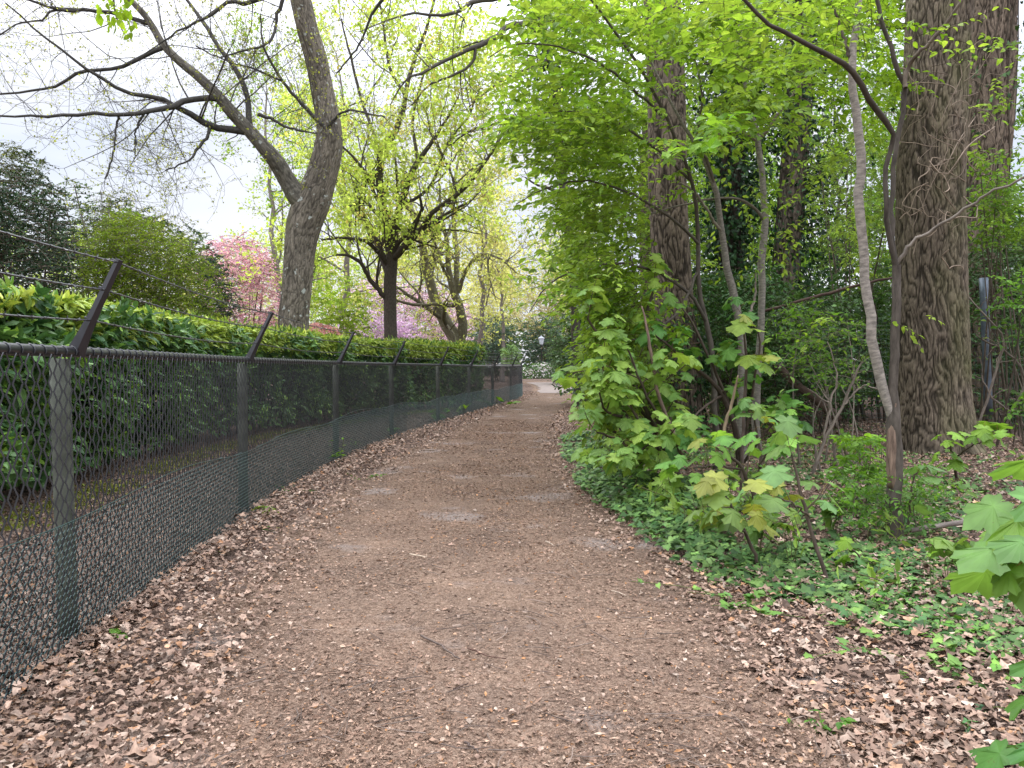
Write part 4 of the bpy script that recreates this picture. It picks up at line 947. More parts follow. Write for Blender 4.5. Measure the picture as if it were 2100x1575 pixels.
add_crown(S4, [
    crown_sprays(S4, [(1020, -40), (1420, -40), (1440, 130), (1380, 300), (1240, 330), (1120, 300), (1030, 250), (1060, 120)], 560, 7.6, 12, 11, .115, FA, FB, anchor=a4, clump=110, sig=32),
    crown_sprays(S4, [(1100, 280), (1400, 260), (1400, 400), (1345, 480), (1330, 560), (1260, 640), (1180, 600), (1110, 500), (1090, 380)], 440, 8, 11.5, 11, .11, FA, FB, anchor=a4, clump=90, sig=34),
    crown_sprays(S4, [(1070, 560), (1180, 520), (1200, 640), (1125, 640)], 20, 7.6, 9, 9, .095, FA, FB, anchor=a4),
    crown_sprays(S4, [(1190, 560), (1330, 540), (1400, 620), (1400, 700), (1330, 720), (1215, 680)], 310, 8.6, 11, 11, .10, (.15, .28, .022), (.28, .42, .04), anchor=a4),
    crown_sprays(S4, [(1200, 650), (1330, 640), (1350, 760), (1300, 870), (1215, 850), (1195, 740)], 170, 8.7, 10.4, 10, .10, FA, FB, anchor=a4),
    crown_sprays(S4, [(985, 240), (1100, 200), (1110, 330), (1010, 290)], 36, 7.5, 8.6, 9, .105, FA, FB, anchor=a4)])
add_crown(S3, [
    crown_sprays(S3, [(1300, 40), (1560, -40), (1600, 180), (1520, 250), (1420, 340), (1330, 330)], 330, 7.6, 11.5, 11, .12, FA, FB, anchor=S3P[0, 20]),
    crown_sprays(S3, [(1380, 225), (1510, 225), (1500, 300), (1390, 300)], 16, 6.6, 7.2, 10, .135, (.14, .29, .03), (.24, .42, .05), anchor=S3P[0, 20])])
add_crown(S2, [
    crown_sprays(S2, [(1480, -40), (1760, -40), (1760, 120), (1640, 260), (1520, 300), (1480, 200)], 280, 8, 13, 11, .115, FA, FB, anchor=S2P[0, 18]),
    crown_sprays(S2, [(1680, -40), (1900, -40), (1880, 150), (1800, 260), (1700, 300)], 170, 9.5, 13, 11, .11, (.15, .28, .022), (.28, .42, .04), anchor=S2P[0, 18]),
    crown_sprays(S2, [(1420, 380), (1600, 330), (1640, 520), (1440, 560)], 24, 9.5, 12, 10, .095, FA, FB, anchor=S2P[0, 18])])
add_crown(S1, [
    crown_sprays(S1, [(1440, -40), (1700, -40), (1720, 70), (1600, 160), (1470, 120)], 44, 5.4, 6.8, 9, .10, FA, FB, anchor=S1P[1, 12]),
    crown_sprays(S1, [(1680, -40), (1880, -40), (1850, 120), (1800, 200), (1720, 120)], 20, 5, 6.4, 9, .07, FA, FB, anchor=S1P[1, 12], clump=6),
    crown_sprays(S1, [(1560, 180), (1850, 160), (1850, 600), (1640, 620), (1560, 420)], 64, 8.5, 13, 10, .095, (.15, .25, .04), (.30, .42, .08), anchor=S1P[1, 12], clump=18, sig=40),
    crown_sprays(S1, [(1960, 40), (2140, 40), (2140, 480), (1990, 480)], 44, 11, 13.5, 10, .10, (.12, .22, .04), (.26, .38, .07), anchor=S1P[1, 12], clump=14, sig=36),
    crown_sprays(S1, [(1900, 0), (1990, 20), (2040, 120), (1930, 110)], 7, 5, 5.8, 8, .06, FA, FB, anchor=S1P[1, 12]),
    crown_sprays(S1, [(1620, 640), (1700, 640), (1700, 760), (1630, 740)], 5, 5.6, 6, 8, .06, FA, FB, anchor=S1P[1, 6]),
    crown_sprays(S1, [(1840, 630), (1920, 645), (1910, 690), (1850, 680)], 3, 5.7, 5.9, 7, .055, FA, FB, L=(.2, .35), anchor=S1P[1, 6])])

# ================================================================== MAPLES
def maple_plant(label, specs, nb, nodes, size, ca, cb, name='maple_seedling', blen=(.3, .6), mat=M_MAPLE, K=14, cat='maple plant', group=None, rmin=.003, up=.15, t0=.35, young=0.0, wild=0.):
    ls = [limb(s, K, .006, i == 0) for i, s in enumerate(specs)]; P, R = stack(ls)
    t = thing(name, label, cat, (P[0, 0, 0], P[0, 0, 1], ground(P[0, 0, 0], P[0, 0, 1])), group)
    g = Geo(); tubes(g, P, R, 7, (.10, .075, .06), .06)
    A, Ar = (grow(P, R, nb, blen[0], blen[1], t0, .75, up, 6, .1, rmin, .6, True, .2) if nb else (P, R))
    if nb: tubes(g, A, Ar, 5, (.11, .08, .06), .08)
    N, Kp, _ = A.shape; tn = np.linspace(.3, 1, nodes) if nb else np.linspace(.55, 1, nodes)
    f = np.minimum(tn * (Kp - 1), Kp - 1.001); i = f.astype(int); fr = (f - i)[None, :, None]
    nd = A[:, i] * (1 - fr) + A[:, i + 1] * fr; tg = norm(A[:, i + 1] - A[:, i])
    h = norm(np.cross(tg, np.array([0, 0, 1.]) + .15 * rng.standard_normal(tg.shape)))
    rot = (np.arange(nodes) % 2)[None, :, None]
    h = norm(h * (1 - .5 * rot) + np.cross(tg, h) * rot * .9 + .25 * rng.standard_normal(tg.shape))
    starts, outs = [], []
    for sgn in (1, -1): starts.append(nd); outs.append(norm(h * sgn + tg * .35 + np.array([0, 0, .05])))
    starts.append(nd[:, -1:]); outs.append(norm(tg[:, -1:] + .3 * rng.standard_normal(tg[:, -1:].shape)))
    S = np.concatenate([s.reshape(-1, 3) for s in starts]); O = np.concatenate([o.reshape(-1, 3) for o in outs]); n = len(S)
    pl = rng.uniform(.35, .75, n) * size; mid = S + O * (pl * .5)[:, None] + np.array([0, 0, .02]) * (pl / .1)[:, None]; E = S + O * pl[:, None]
    tubes(g, np.stack([S, mid, E], 1), np.full((n, 3), .0016), 3, (.22, .16, .05), .2); g.build('stems', M_TWIG, t, True)
    g = Geo(); ho = norm(O * [1, 1, .2] + .2 * rng.standard_normal(O.shape))
    dr = rng.uniform(.25, .95, n)[:, None]
    ax = ho + np.array([0, 0, -1]) * dr; nr = np.array([0, 0, 1]) + ho * dr * .9 + .22 * rng.standard_normal(O.shape)
    tc = tints(n, ca, cb, .14)
    if young: k = rng.random(n) < young; tc[k] = tints(k.sum(), (.24, .27, .05), (.31, .33, .07), .1)
    leaves(g, MAPLE, E, ax, nr, size * rng.uniform(.6 - .25 * wild, 1.12 + .2 * wild, n), tc, .1); g.build('leaves', mat, t)
    return t
MA, MB_ = (.16, .30, .075), (.34, .47, .09)
d = 8.6
maple_plant('big bright green maple bush bulging over the right edge of the path', [
    [(1392, 985, 9.0, 14), (1380, 900, 9.0, 13), (1355, 800, 9.0, 12), (1330, 700, 9.0, 10), (1325, 650, 9, 7), (1340, 600, 9, 5)],
    [(1385, 960, 9.0, 10), (1330, 850, 8.7, 9), (1275, 740, 8.4, 8), (1235, 690, 8.2, 6), (1205, 655, 8.0, 4)],
    [(1380, 940, 9.0, 9), (1310, 880, 8.6, 7), (1250, 800, 8.2, 6), (1235, 735, 8, 4)],
    [(1385, 970, 9, 9), (1330, 935, 8.6, 7), (1270, 905, 8.3, 6), (1225, 885, 8.0, 4)],
    [(1385, 975, 9, 8), (1330, 945, 8.5, 7), (1285, 935, 8.2, 5), (1260, 940, 8, 3)],
    [(1384, 955, 9, 8), (1300, 870, 8.4, 7), (1240, 840, 8, 5), (1228, 795, 7.8, 3)],
    [(1388, 960, 9, 8), (1360, 870, 8.5, 7), (1320, 800, 8.1, 5), (1290, 720, 7.9, 4)],
    [(1388, 970, 9, 8), (1350, 920, 8.4, 7), (1320, 880, 8, 5), (1290, 830, 7.8, 4)],
    [(1390, 975, 9, 8), (1370, 930, 8.4, 6), (1340, 905, 7.9, 5), (1310, 930, 7.7, 4)],
    [(1384, 940, 9, 8), (1300, 820, 8.8, 7), (1240, 740, 8.8, 5), (1245, 690, 8.9, 3)],
    [(1384, 940, 9, 8), (1310, 780, 9.2, 7), (1270, 690, 9.3, 5), (1250, 640, 9.4, 3)],
    [(1384, 940, 9, 8), (1290, 900, 9.2, 7), (1220, 860, 9.3, 5), (1235, 840, 9.4, 3)]],
    5, 5, .145, MA, MB_, name='maple_bush', blen=(.3, .9), wild=.6, cat='bush', t0=.3)
maple_plant('thin straggling maple behind the seedlings with leaves hanging across the dark trunk', [
    [(1518, 985, 9.2, 13), (1512, 900, 9.1, 12), (1480, 810, 8.9, 10), (1435, 760, 8.7, 8), (1385, 720, 8.5, 6), (1345, 690, 8.4, 4)],
    [(1515, 950, 9.2, 8), (1500, 850, 9, 7), (1460, 750, 8.8, 6), (1420, 660, 8.6, 5), (1400, 630, 8.5, 3)],
    [(1480, 812, 8.9, 6), (1450, 830, 8.6, 5), (1420, 860, 8.4, 4), (1400, 890, 8.3, 3)],
    [(1515, 960, 9.2, 8), (1535, 850, 8.8, 6), (1550, 760, 8.6, 5), (1560, 700, 8.5, 4), (1540, 660, 8.4, 3)],
    [(1516, 960, 9.2, 7), (1560, 900, 8.8, 5), (1590, 860, 8.6, 4), (1610, 850, 8.5, 3)]],
    3, 3, .165, (.085, .21, .05), (.17, .31, .05), name='maple_sapling', blen=(.2, .5), cat='sapling', t0=.45)
SA, SB = (.12, .23, .075), (.2, .32, .08)
maple_plant('tall leaning maple seedling with greyish drooping leaves at the edge of the leaf litter', [[(1707, 1218, 4.95, 9), (1672, 1110, 5.0, 8), (1648, 1020, 5.05, 7), (1630, 960, 5.1, 5), (1622, 930, 5.1, 3)], [(1660, 1060, 5, 5), (1630, 1035, 4.9, 4), (1600, 1020, 4.85, 3)]], 2, 2, .155, SA, SB, blen=(.12, .3), young=.15, t0=.5)
maple_plant('maple seedling with yellow tipped new leaves leaning left over the path edge', [[(1566, 1165, 5.4, 8), (1530, 1095, 5.4, 7), (1500, 1040, 5.35, 6), (1476, 1005, 5.3, 4)], [(1530, 1095, 5.4, 5), (1515, 1080, 5.3, 4), (1500, 1070, 5.2, 3)]], 2, 2, .155, (.13, .22, .07), (.22, .32, .07), blen=(.1, .28), young=.4, t0=.45)
maple_plant('maple seedling in the middle of the group with its light green leaves spread flat', [[(1562, 1090, 6.2, 10), (1548, 1020, 6.2, 9), (1520, 960, 6.1, 7), (1490, 930, 6.0, 5), (1460, 915, 5.9, 3)], [(1545, 1010, 6.2, 6), (1560, 950, 6.1, 5), (1580, 920, 6, 3)], [(1520, 962, 6.1, 5), (1470, 955, 6, 4), (1420, 960, 5.9, 3)]], 2, 2, .15, (.11, .25, .05), (.2, .36, .06), blen=(.12, .35), young=.12, t0=.4)
maple_plant('grey leaved maple shoot standing highest behind the group of seedlings', [[(1550, 1040, 7, 8), (1560, 960, 7, 7), (1552, 890, 6.95, 5), (1545, 850, 6.9, 3)]], 2, 2, .15, SA, SB, blen=(.1, .25), t0=.6)
maple_plant('yellow tipped maple shoot in front of the thin pale stems', [[(1520, 1000, 7.6, 8), (1525, 880, 7.6, 7), (1530, 760, 7.5, 6), (1528, 690, 7.4, 4)]], 2, 2, .17, (.16, .27, .05), (.25, .34, .05), blen=(.12, .3), young=.3, t0=.75)
maple_plant('low maple seedling at the foot of the massive oak trunk', [[(1965, 985, 8.2, 7), (1955, 940, 8, 5), (1950, 912, 7.9, 4)], [(1958, 940, 8, 4), (1990, 915, 7.8, 3), (2020, 905, 7.7, 2)]], 2, 2, .16, (.15, .28, .04), (.22, .36, .05), blen=(.12, .3), t0=.5)
maple_plant('single leaved maple seedling beside the rotten stem of the forked sapling', [[(1862, 1050, 6.0, 5), (1872, 1000, 5.95, 4), (1878, 965, 5.9, 3)]], 0, 2, .15, SA, SB)
maple_plant('small bright maple seedling in the ivy left of the forked sapling', [[(1785, 1185, 5.2, 5), (1765, 1150, 5.2, 4), (1750, 1125, 5.15, 3)]], 0, 2, .12, (.16, .30, .03), (.24, .38, .04))
maple_plant('maple shoot low in the ivy between the two leaning seedlings', [[(1640, 1090, 5.8, 7), (1620, 1040, 5.8, 5), (1600, 1000, 5.75, 4)]], 1, 2, .15, (.11, .24, .06), (.18, .32, .06), blen=(.1, .2), t0=.5)
maple_plant('maple leaves reaching in close up at the right edge above the fallen branch', [[(2370, 1560, 2.5, 14), (2310, 1400, 2.5, 13), (2250, 1230, 2.5, 11), (2170, 1110, 2.5, 9), (2120, 1050, 2.45, 6)], [(2250, 1230, 2.5, 8), (2200, 1190, 2.4, 6), (2150, 1170, 2.3, 5)]], 2, 2, .17, (.10, .21, .06), (.16, .29, .04), blen=(.1, .2), rmin=.002, t0=.7)
maple_plant('maple leaves in close up in the bottom right corner', [[(2350, 1800, 2.3, 14), (2300, 1620, 2.3, 12), (2220, 1450, 2.25, 9), (2170, 1370, 2.2, 6)], [(2300, 1620, 2.3, 9), (2230, 1570, 2.2, 7), (2185, 1545, 2.15, 5)]], 2, 2, .14, (.07, .18, .045), (.12, .26, .04), blen=(.1, .2), rmin=.002, t0=.7)

# ================================================================== SHRUBS AND UNDERGROWTH
def shrub(name, label, cat, polys, base, dbase, n, d0, d1, M, size, ca, cb, mat=M_DARK, tm=OV, L=(.4, .8), nst=9, clump=0, sig=40, wood=(.1, .08, .06), rad=.018, group=None, lax=.6, dens=2.2):
    b = at(base[0], base[1], dbase); b[2] = ground(b[0], b[1])
    t = thing(name, label, cat, b, group); tw, lf = Geo(), Geo(); allp = []
    for poly, k in polys:
        k = int(k * dens)
        p = sample_poly(poly, k, clump, sig); P0 = at(p[:, 0], p[:, 1], rng.uniform(d0, d1, k)); P0[:, 2] = np.maximum(P0[:, 2], ground(P0[:, 0], P0[:, 1]) + .1)
        a = rng.uniform(0, 6.283, k); D = np.stack([np.cos(a), np.sin(a), rng.normal(.1, .3, k)], 1); Ls = rng.uniform(*L, k)
        sprays(tw, lf, P0 - norm(D) * Ls[:, None] * .5, D, Ls, M, size, ca, cb, tm, wood, rad * .2, lax=lax, var=.22); allp.append(P0)
    allp = np.concatenate(allp); Q = []
    for k in rng.integers(0, len(allp), nst):
        e = allp[k]; s0 = b + rng.normal(0, .25, 3) * [1, 1, 0]; s0[2] = ground(s0[0], s0[1]) - .05
        m1 = s0 * .6 + e * .4 + np.array([0, 0, .12 * np.linalg.norm(e - s0)]) + rng.normal(0, .1, 3); Q.append(resample(np.array([s0, m1, e]), 10))
    sg_ = Geo(); tubes(sg_, np.array(Q), np.linspace(rad, rad * .3, 10)[None].repeat(nst, 0) * rng.uniform(.6, 1.2, (nst, 1)), 6, wood)
    sg_.build('stems', M_TWIG, t, True); build_two('foliage', lf, mat, tw, t); return t
DA, DB = (.035, .085, .025), (.10, .19, .05)
MA2, MB2 = (.12, .21, .04), (.23, .33, .07)
shrub('bush', 'dark thicket of arching stems between the pale saplings and the forked one', 'bush', [([(1560, 590), (1760, 600), (1800, 720), (1740, 860), (1570, 830)], 170)], (1660, 880), 13.5, 0, 12, 15, 14, .085, DA, DB, clump=40, sig=30)
shrub('bush', 'light leaved low shrub with bare crooked stems in front of the dark thicket', 'bush', [([(1590, 600), (1760, 640), (1740, 800), (1620, 760)], 42)], (1700, 940), 9.5, 0, 9, 10.4, 10, .075, (.09, .2, .025), (.17, .32, .04), M_FRESH, nst=10, wood=(.17, .14, .115), rad=.014)
shrub('bush', 'deep green undergrowth behind the pale pair of saplings', 'bush', [([(1400, 560), (1600, 540), (1640, 780), (1560, 900), (1420, 860)], 210)], (1480, 930), 14.5, 0, 13, 17, 14, .09, DA, (.06, .16, .03), clump=40, sig=35)
shrub('bush', 'mid green shrub filling the gap above the thicket left of the massive trunk', 'bush', [([(1650, 300), (1850, 260), (1860, 600), (1700, 610), (1640, 480)], 160)], (1760, 860), 16, 0, 14, 20, 12, .09, MA2, MB2, M_FRESH, clump=34, sig=32, rad=.03)
shrub('bush', 'ivy hung bushes in the shade between massive trunk and metal post', 'bush', [([(1970, 520), (2030, 500), (2030, 900), (1990, 880)], 90), ([(2020, 480), (2180, 470), (2180, 900), (2030, 900)], 200)], (2080, 880), 14.5, 0, 13.2, 16.5, 14, .085, DA, DB, clump=40, sig=32)
shrub('bush', 'yellow green shrub at the right edge above the metal post', 'bush', [([(1990, 300), (2060, 290), (2110, 480), (2000, 520)], 55)], (2060, 830), 12.5, 0, 11.5, 13, 12, .085, (.10, .2, .03), (.18, .3, .04), M_FRESH, clump=14, sig=26)
shrub('bush', 'leafy bush right of the metal post at the right edge', 'bush', [([(2050, 560), (2180, 540), (2180, 700), (2060, 690)], 30), ([(2070, 790), (2170, 780), (2170, 860), (2080, 850)], 14)], (2120, 900), 11, 0, 10.4, 11.6, 11, .09, (.07, .17, .03), (.14, .28, .04), M_FRESH)
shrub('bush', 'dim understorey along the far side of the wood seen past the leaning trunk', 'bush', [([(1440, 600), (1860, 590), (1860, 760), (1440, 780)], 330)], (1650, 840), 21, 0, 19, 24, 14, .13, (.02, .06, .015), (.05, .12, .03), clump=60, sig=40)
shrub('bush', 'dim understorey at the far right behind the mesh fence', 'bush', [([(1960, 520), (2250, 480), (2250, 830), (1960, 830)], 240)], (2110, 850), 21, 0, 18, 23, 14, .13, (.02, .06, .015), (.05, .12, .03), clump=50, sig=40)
shrub('bush', 'shaded leafy shrub behind the maple bush at the bend of the path', 'bush', [([(1190, 660), (1330, 640), (1380, 760), (1360, 880), (1210, 820)], 200)], (1290, 900), 13, 0, 12, 15.5, 14, .085, MA2, MB2, M_FRESH, clump=40, sig=32)
shrub('bush', 'ivy covered bank of shrubs along the path beyond the maple bush', 'bush', [([(1178, 690), (1240, 660), (1260, 820), (1192, 810)], 150)], (1222, 822), 27, 0, 24, 31, 14, .12, (.02, .06, .025), (.06, .13, .05), clump=26, sig=18)
shrub('bush', 'feathery little shrub around the foot of the forked sapling', 'bush', [([(1700, 960), (1960, 950), (1960, 1040), (1880, 1090), (1740, 1080)], 60)], (1835, 1110), 6.1, 0, 5.6, 7, 12, .05, (.07, .17, .025), (.15, .29, .04), M_FRESH, L=(.2, .45), nst=14, rad=.005)
shrub('bush', 'upright light green cherry shoots left of the forked sapling', 'bush', [([(1720, 880), (1810, 890), (1815, 1000), (1740, 1010)], 24)], (1775, 1030), 6.9, 0, 6.5, 7.4, 11, .085, (.12, .26, .03), (.2, .36, .04), M_FRESH, LAUREL, L=(.2, .4), nst=8, rad=.006)
# fallen and leaning dead wood
def dead_branch(name, label, specs, col=(.2, .165, .14), K=16, mat=M_TWIG, cat='branch', group=None, lie=False):
    ls = [limb(s, K, .006) for s in specs]
    if lie:
        for P, R in ls: P[:, 2] = ground(P[:, 0], P[:, 1]) + R + .02
    P, R = stack(ls); t = thing(name, label, cat, P[0].min(0) * 0 + P[0, 0], group); g = Geo(); tubes(g, P, R, 8, col, .08, True); o = g.build('wood', mat, t, True); return t
dead_branch('fallen_branch', 'bare grey fallen branch on the leaf litter right of the forked sapling', [[(1870, 1088, 5.7, 9), (1920, 1080, 5.65, 10), (1980, 1072, 5.6, 11), (2010, 1055, 5.5, 10), (2060, 1050, 5.4, 9), (2130, 1040, 5.3, 6)], [(1985, 1071, 5.6, 6), (1960, 1060, 5.8, 4), (1940, 1052, 6, 3)]], (.24, .2, .18))
dead_branch('log', 'leaning dead log in the shade behind the thicket stems', [[(1590, 745, 13, 16), (1630, 785, 12.8, 17), (1680, 825, 12.6, 17), (1720, 862, 12.4, 18)]], (.13, .09, .07), cat='log')
dead_branch('dead_branch', 'long brown dead branch lying level across the bushes left of the forked sapling', [[(1560, 640, 12.6, 6), (1640, 618, 12.4, 7), (1740, 590, 12.2, 6), (1840, 567, 12, 5)]], (.11, .07, .06))
dead_branch('snag', 'broken peeling dead stem sticking up through the maple bush', [[(1400, 935, 8.3, 8), (1385, 900, 8.25, 8), (1352, 815, 8.2, 8), (1338, 740, 8.15, 7), (1330, 690, 8.1, 6), (1316, 625, 8.1, 3)]], (.22, .15, .12), cat='stem')
dead_branch('snag', 'pale split dead stick leaning between the maple bush and the pale saplings', [[(1470, 925, 7.9, 7), (1490, 860, 7.9, 7), (1508, 800, 7.85, 5), (1515, 770, 7.8, 3)]], (.36, .27, .18), cat='stem')
# crooked bare stems in the shade, one plant each
for k, (lab, sp) in enumerate([('thin crooked bare stems rising right of the pale saplings', [[(1660, 970, 9, 8), (1690, 900, 9, 7), (1720, 850, 9, 6), (1750, 780, 9, 5), (1765, 740, 9, 3)], [(1690, 905, 9, 5), (1705, 820, 9, 5), (1715, 780, 9, 3), (1700, 700, 9, 2)], [(1730, 830, 9, 4), (1770, 790, 9, 4), (1800, 800, 8.9, 3)]]),
    ('arching bare stems in front of the metal post', [[(1990, 900, 11, 6), (2030, 800, 11, 5), (2060, 700, 11, 5), (2030, 660, 11, 4), (1980, 600, 11, 3)], [(2060, 880, 11, 5), (2100, 780, 11, 5), (2060, 720, 11, 4), (2000, 690, 11, 3)], [(2110, 900, 11, 5), (2090, 860, 11, 4), (2040, 820, 11, 4), (2010, 770, 11, 3)]])]):
    ls = [limb(s, 14, .01, i == 0) for i, s in enumerate(sp)]; P, R = stack(ls); t = thing('shrub', lab, 'shrub', (P[0, 0, 0], P[0, 0, 1], ground(P[0, 0, 0], P[0, 0, 1])))
    g = Geo(); tubes(g, P, R, 6, (.2, .165, .135)); A, Ar = grow(P, R, 5, .2, .7, .3, .7, .1, 6, .2, .0025); tubes(g, A, Ar, 4, (.2, .165, .135)); g.build('stems', M_TWIG, t, True)
    g = Geo(); twig_leaves(g, A, 2, OV, .065, MA2, MB2); g.build('leaves', M_FRESH, t)

# ground ivy and seedlings
g = Geo(); n = 24000
y = 3.7 + 12 * rng.random(n) ** 1.6; x = np.interp(y, [3.7, 4.6, 5.2, 6.2, 8.8, 11.3, 16], [2.3, 1.75, 1.4, 1.15, .82, .8, 1.05]) + rng.gamma(1.5, 1.3, n) - .05
nz = vnoise(np.c_[x * 1.5, y * 1.5, np.full(n, 3.)]); far = x - right_x(y)
k = rng.random(n) < np.clip(2.3 * nz - .33 - .12 * np.clip(far - .4, 0, 5) - .0, 0.03, 1) * np.where(y < 4.6, .6, 1); x, y, nz, far = x[k], y[k], nz[k], far[k]; n = len(x)
h = (.03 + .22 * nz * np.exp(-((far - .5) / .8) ** 2) * sstep(5, 7, y)) * rng.random(n) ** .6 + .02
p = np.stack([x, y, ground(x, y) + h], 1); th = rng.uniform(0, 6.28, n)
leaves(g, IVY, p, np.stack([np.cos(th) - .3, np.sin(th) - .6, rng.normal(-.15, .3, n)], 1), np.stack([rng.normal(-.15, .35, n), rng.normal(-.35, .35, n), np.ones(n)], 1), rng.uniform(.045, .095, n), tints(n, (.04, .095, .028), (.135, .225, .058), .32))
tag(g.build('ground_ivy', M_IVY), 'green ivy carpeting the bank at the right edge of the path', 'ivy', kind='stuff')
g = Geo(); n = 2600; y = 20 + 45 * rng.random(n); x = right_x(y) + .2 + rng.gamma(1.5, .8, n); p = np.stack([x, y, ground(x, y) + .05 + .2 * rng.random(n)], 1)
leaves(g, DI, p, rng.standard_normal((n, 3)), np.array([0, 0, 1]) + .5 * rng.standard_normal((n, 3)), rng.uniform(.1, .2, n), tints(n, (.06, .14, .03), (.14, .24, .05), .25))
tag(g.build('verge_grass', M_DARK), 'low green growth on the far right verge where the path bends', 'ground cover', kind='stuff')

for lab, poly, base, dd, d0, d1, n, ca, cb, sz in [
    ('young beech behind the dark trunk with layered bright foliage', [(1130, 230), (1440, 180), (1450, 600), (1400, 700), (1230, 690), (1150, 560)], (1300, 860), 16, 14.3, 18, 330, (.13, .23, .03), (.28, .4, .07), .13),
    ('shaded leafy saplings filling the wood behind the pale pair', [(1420, 560), (1600, 540), (1650, 640), (1600, 860), (1430, 860)], (1520, 870), 17.5, 16, 19, 240, (.05, .11, .03), (.12, .22, .05), .12),
    ('deep shade shrub layer behind the thicket and the forked sapling', [(1600, 560), (1860, 520), (1860, 820), (1600, 850)], (1730, 860), 17, 15, 18.5, 240, (.035, .085, .025), (.09, .17, .045), .12),
    ('dense dark bushes closing the wood right of the massive trunk', [(1970, 480), (2200, 430), (2250, 860), (1970, 880)], (2090, 870), 16.2, 15, 17.5, 260, (.035, .085, .025), (.10, .19, .05), .12)]:
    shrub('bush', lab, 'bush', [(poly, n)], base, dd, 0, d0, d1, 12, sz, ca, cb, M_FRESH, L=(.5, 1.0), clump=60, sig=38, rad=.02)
for k, (px, w) in enumerate([(1250, 90), (1380, 90), (1500, 90), (1620, 90), (1740, 90), (1860, 90), (1990, 100), (2130, 100)]):
    y0 = [600, 560, 570, 560, 580, 550, 540, 560][k]
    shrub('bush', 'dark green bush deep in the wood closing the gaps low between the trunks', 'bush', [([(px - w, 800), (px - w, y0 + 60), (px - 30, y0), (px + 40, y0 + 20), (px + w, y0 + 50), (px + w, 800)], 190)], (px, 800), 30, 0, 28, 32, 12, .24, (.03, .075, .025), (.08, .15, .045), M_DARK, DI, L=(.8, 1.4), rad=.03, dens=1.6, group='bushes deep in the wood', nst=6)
for k, px in enumerate([-60, 90, 240, 400, 560, 700, 840, 960, 1060, 1190]):
    y0 = [600, 620, 640, 650, 660, 650, 660, 650, 640, 620][k]
    shrub('bush', 'hazy blue green bush in the far row under the pale trees', 'bush', [([(px - 95, 765), (px - 90, y0 + 40), (px - 20, y0), (px + 50, y0 + 15), (px + 95, y0 + 50), (px + 95, 765)], 150)], (px, 765), 98, 0, 95, 102, 12, .7, (.10, .16, .09), (.2, .28, .12), M_FAR, DI, L=(2., 4.), rad=.05, dens=1.3, group='far row of bushes', nst=5)  # distance haze mixed into the leaf tint
def weed(label, px, py, dd, h, n, size, ca, cb, tm=LAUREL, sp=.12, mat=M_FRESH, group=None, name='weed'):
    b = at(px, py, dd); b[2] = ground(b[0], b[1]); t = thing(name, label, 'plant', b, group)
    m = max(3, n // 5); Q = []
    for k in range(m):
        e = b + rng.normal(0, sp, 3) * [1, 1, 0] + np.array([0, 0, h * rng.uniform(.5, 1)]); Q.append(resample(np.array([b - [0, 0, .02], b * .5 + e * .5 + rng.normal(0, .02, 3), e]), 6))
    Q = np.array(Q); g = Geo(); tubes(g, Q, np.full((m, 6), .002), 4, (.10, .13, .04)); g.build('stems', M_TWIG, t, True)
    i = rng.integers(0, m, n); f = rng.uniform(.35, 1, n) * 4.99; i0 = f.astype(int); p = Q[i, i0] + (Q[i, i0 + 1] - Q[i, i0]) * (f - i0)[:, None]; th = rng.uniform(0, 6.28, n)
    g = Geo(); leaves(g, tm, p, np.stack([np.cos(th), np.sin(th), rng.normal(.15, .3, n)], 1), np.array([0, 0, 1]) + .3 * rng.standard_normal((n, 3)), size * rng.uniform(.6, 1.2, n), tints(n, ca, cb, .15)); g.build('leaves', mat, t)
def sd(px, py): return 1.5 * F / (py - 755)
LG, LH = (.10, .24, .03), (.2, .36, .04)
weed('maple seedling against the fence foot below the fourth post', 803, 893, sd(803, 893), .28, 7, .16, LG, LH, MAPLE, .12, M_MAPLE)
weed('clump of maple seedlings against the fence between the fourth and sixth posts', 895, 866, sd(895, 866), .42, 18, .17, (.10, .22, .04), (.17, .31, .04), MAPLE, .25, M_MAPLE)
weed('yellow green maple seedling just left of the sixth fence post', 945, 855, sd(945, 855), .5, 8, .17, LG, (.26, .38, .04), MAPLE, .15, M_MAPLE)
weed('far clump of seedlings at the fence foot between the seventh and eighth posts', 1026, 830, 29, .5, 16, .2, LG, LH, MAPLE, .4, M_MAPLE)
weed('slender upright weed with narrow leaves in front of the third post', 692, 958, sd(692, 958), .45, 18, .10, LG, (.24, .36, .05), sp=.1)
weed('small pale weed poking through the netting right of the third post', 727, 925, sd(727, 925), .28, 8, .09, LG, (.24, .36, .05), sp=.08)
weed('low green weed in the leaves along the netting between the second and third posts', 590, 1010, sd(590, 1012), .12, 40, .05, (.06, .15, .03), (.12, .24, .04), OV, .22)
weed('maple seedling with two yellow green leaves at the foot of the second post', 535, 1052, sd(535, 1056), .16, 5, .12, LG, (.3, .36, .04), MAPLE, .1, M_MAPLE)
weed('narrow leaved green sprout on the dead leaves right of the second post', 577, 1090, sd(577, 1095), .10, 6, .08, (.07, .2, .02), (.12, .28, .03), sp=.08)
weed('spreading little green plant among the dead leaves below the third post', 745, 985, sd(745, 985), .08, 26, .055, (.06, .16, .03), (.13, .27, .04), OV, .16)
weed('tiny sprout at the netting edge between the first and second posts', 455, 1135, sd(455, 1140), .1, 5, .06, LG, LH, OV, .06)
weed('small maple seedling on the leaf bank right of the first post', 238, 1318, sd(238, 1322), .07, 4, .07, LG, LH, MAPLE, .04, M_MAPLE)
weed('dark green sprout at the foot of the first post', 162, 1378, sd(162, 1385), .09, 8, .05, (.05, .15, .05), (.09, .22, .06), OV, .05)
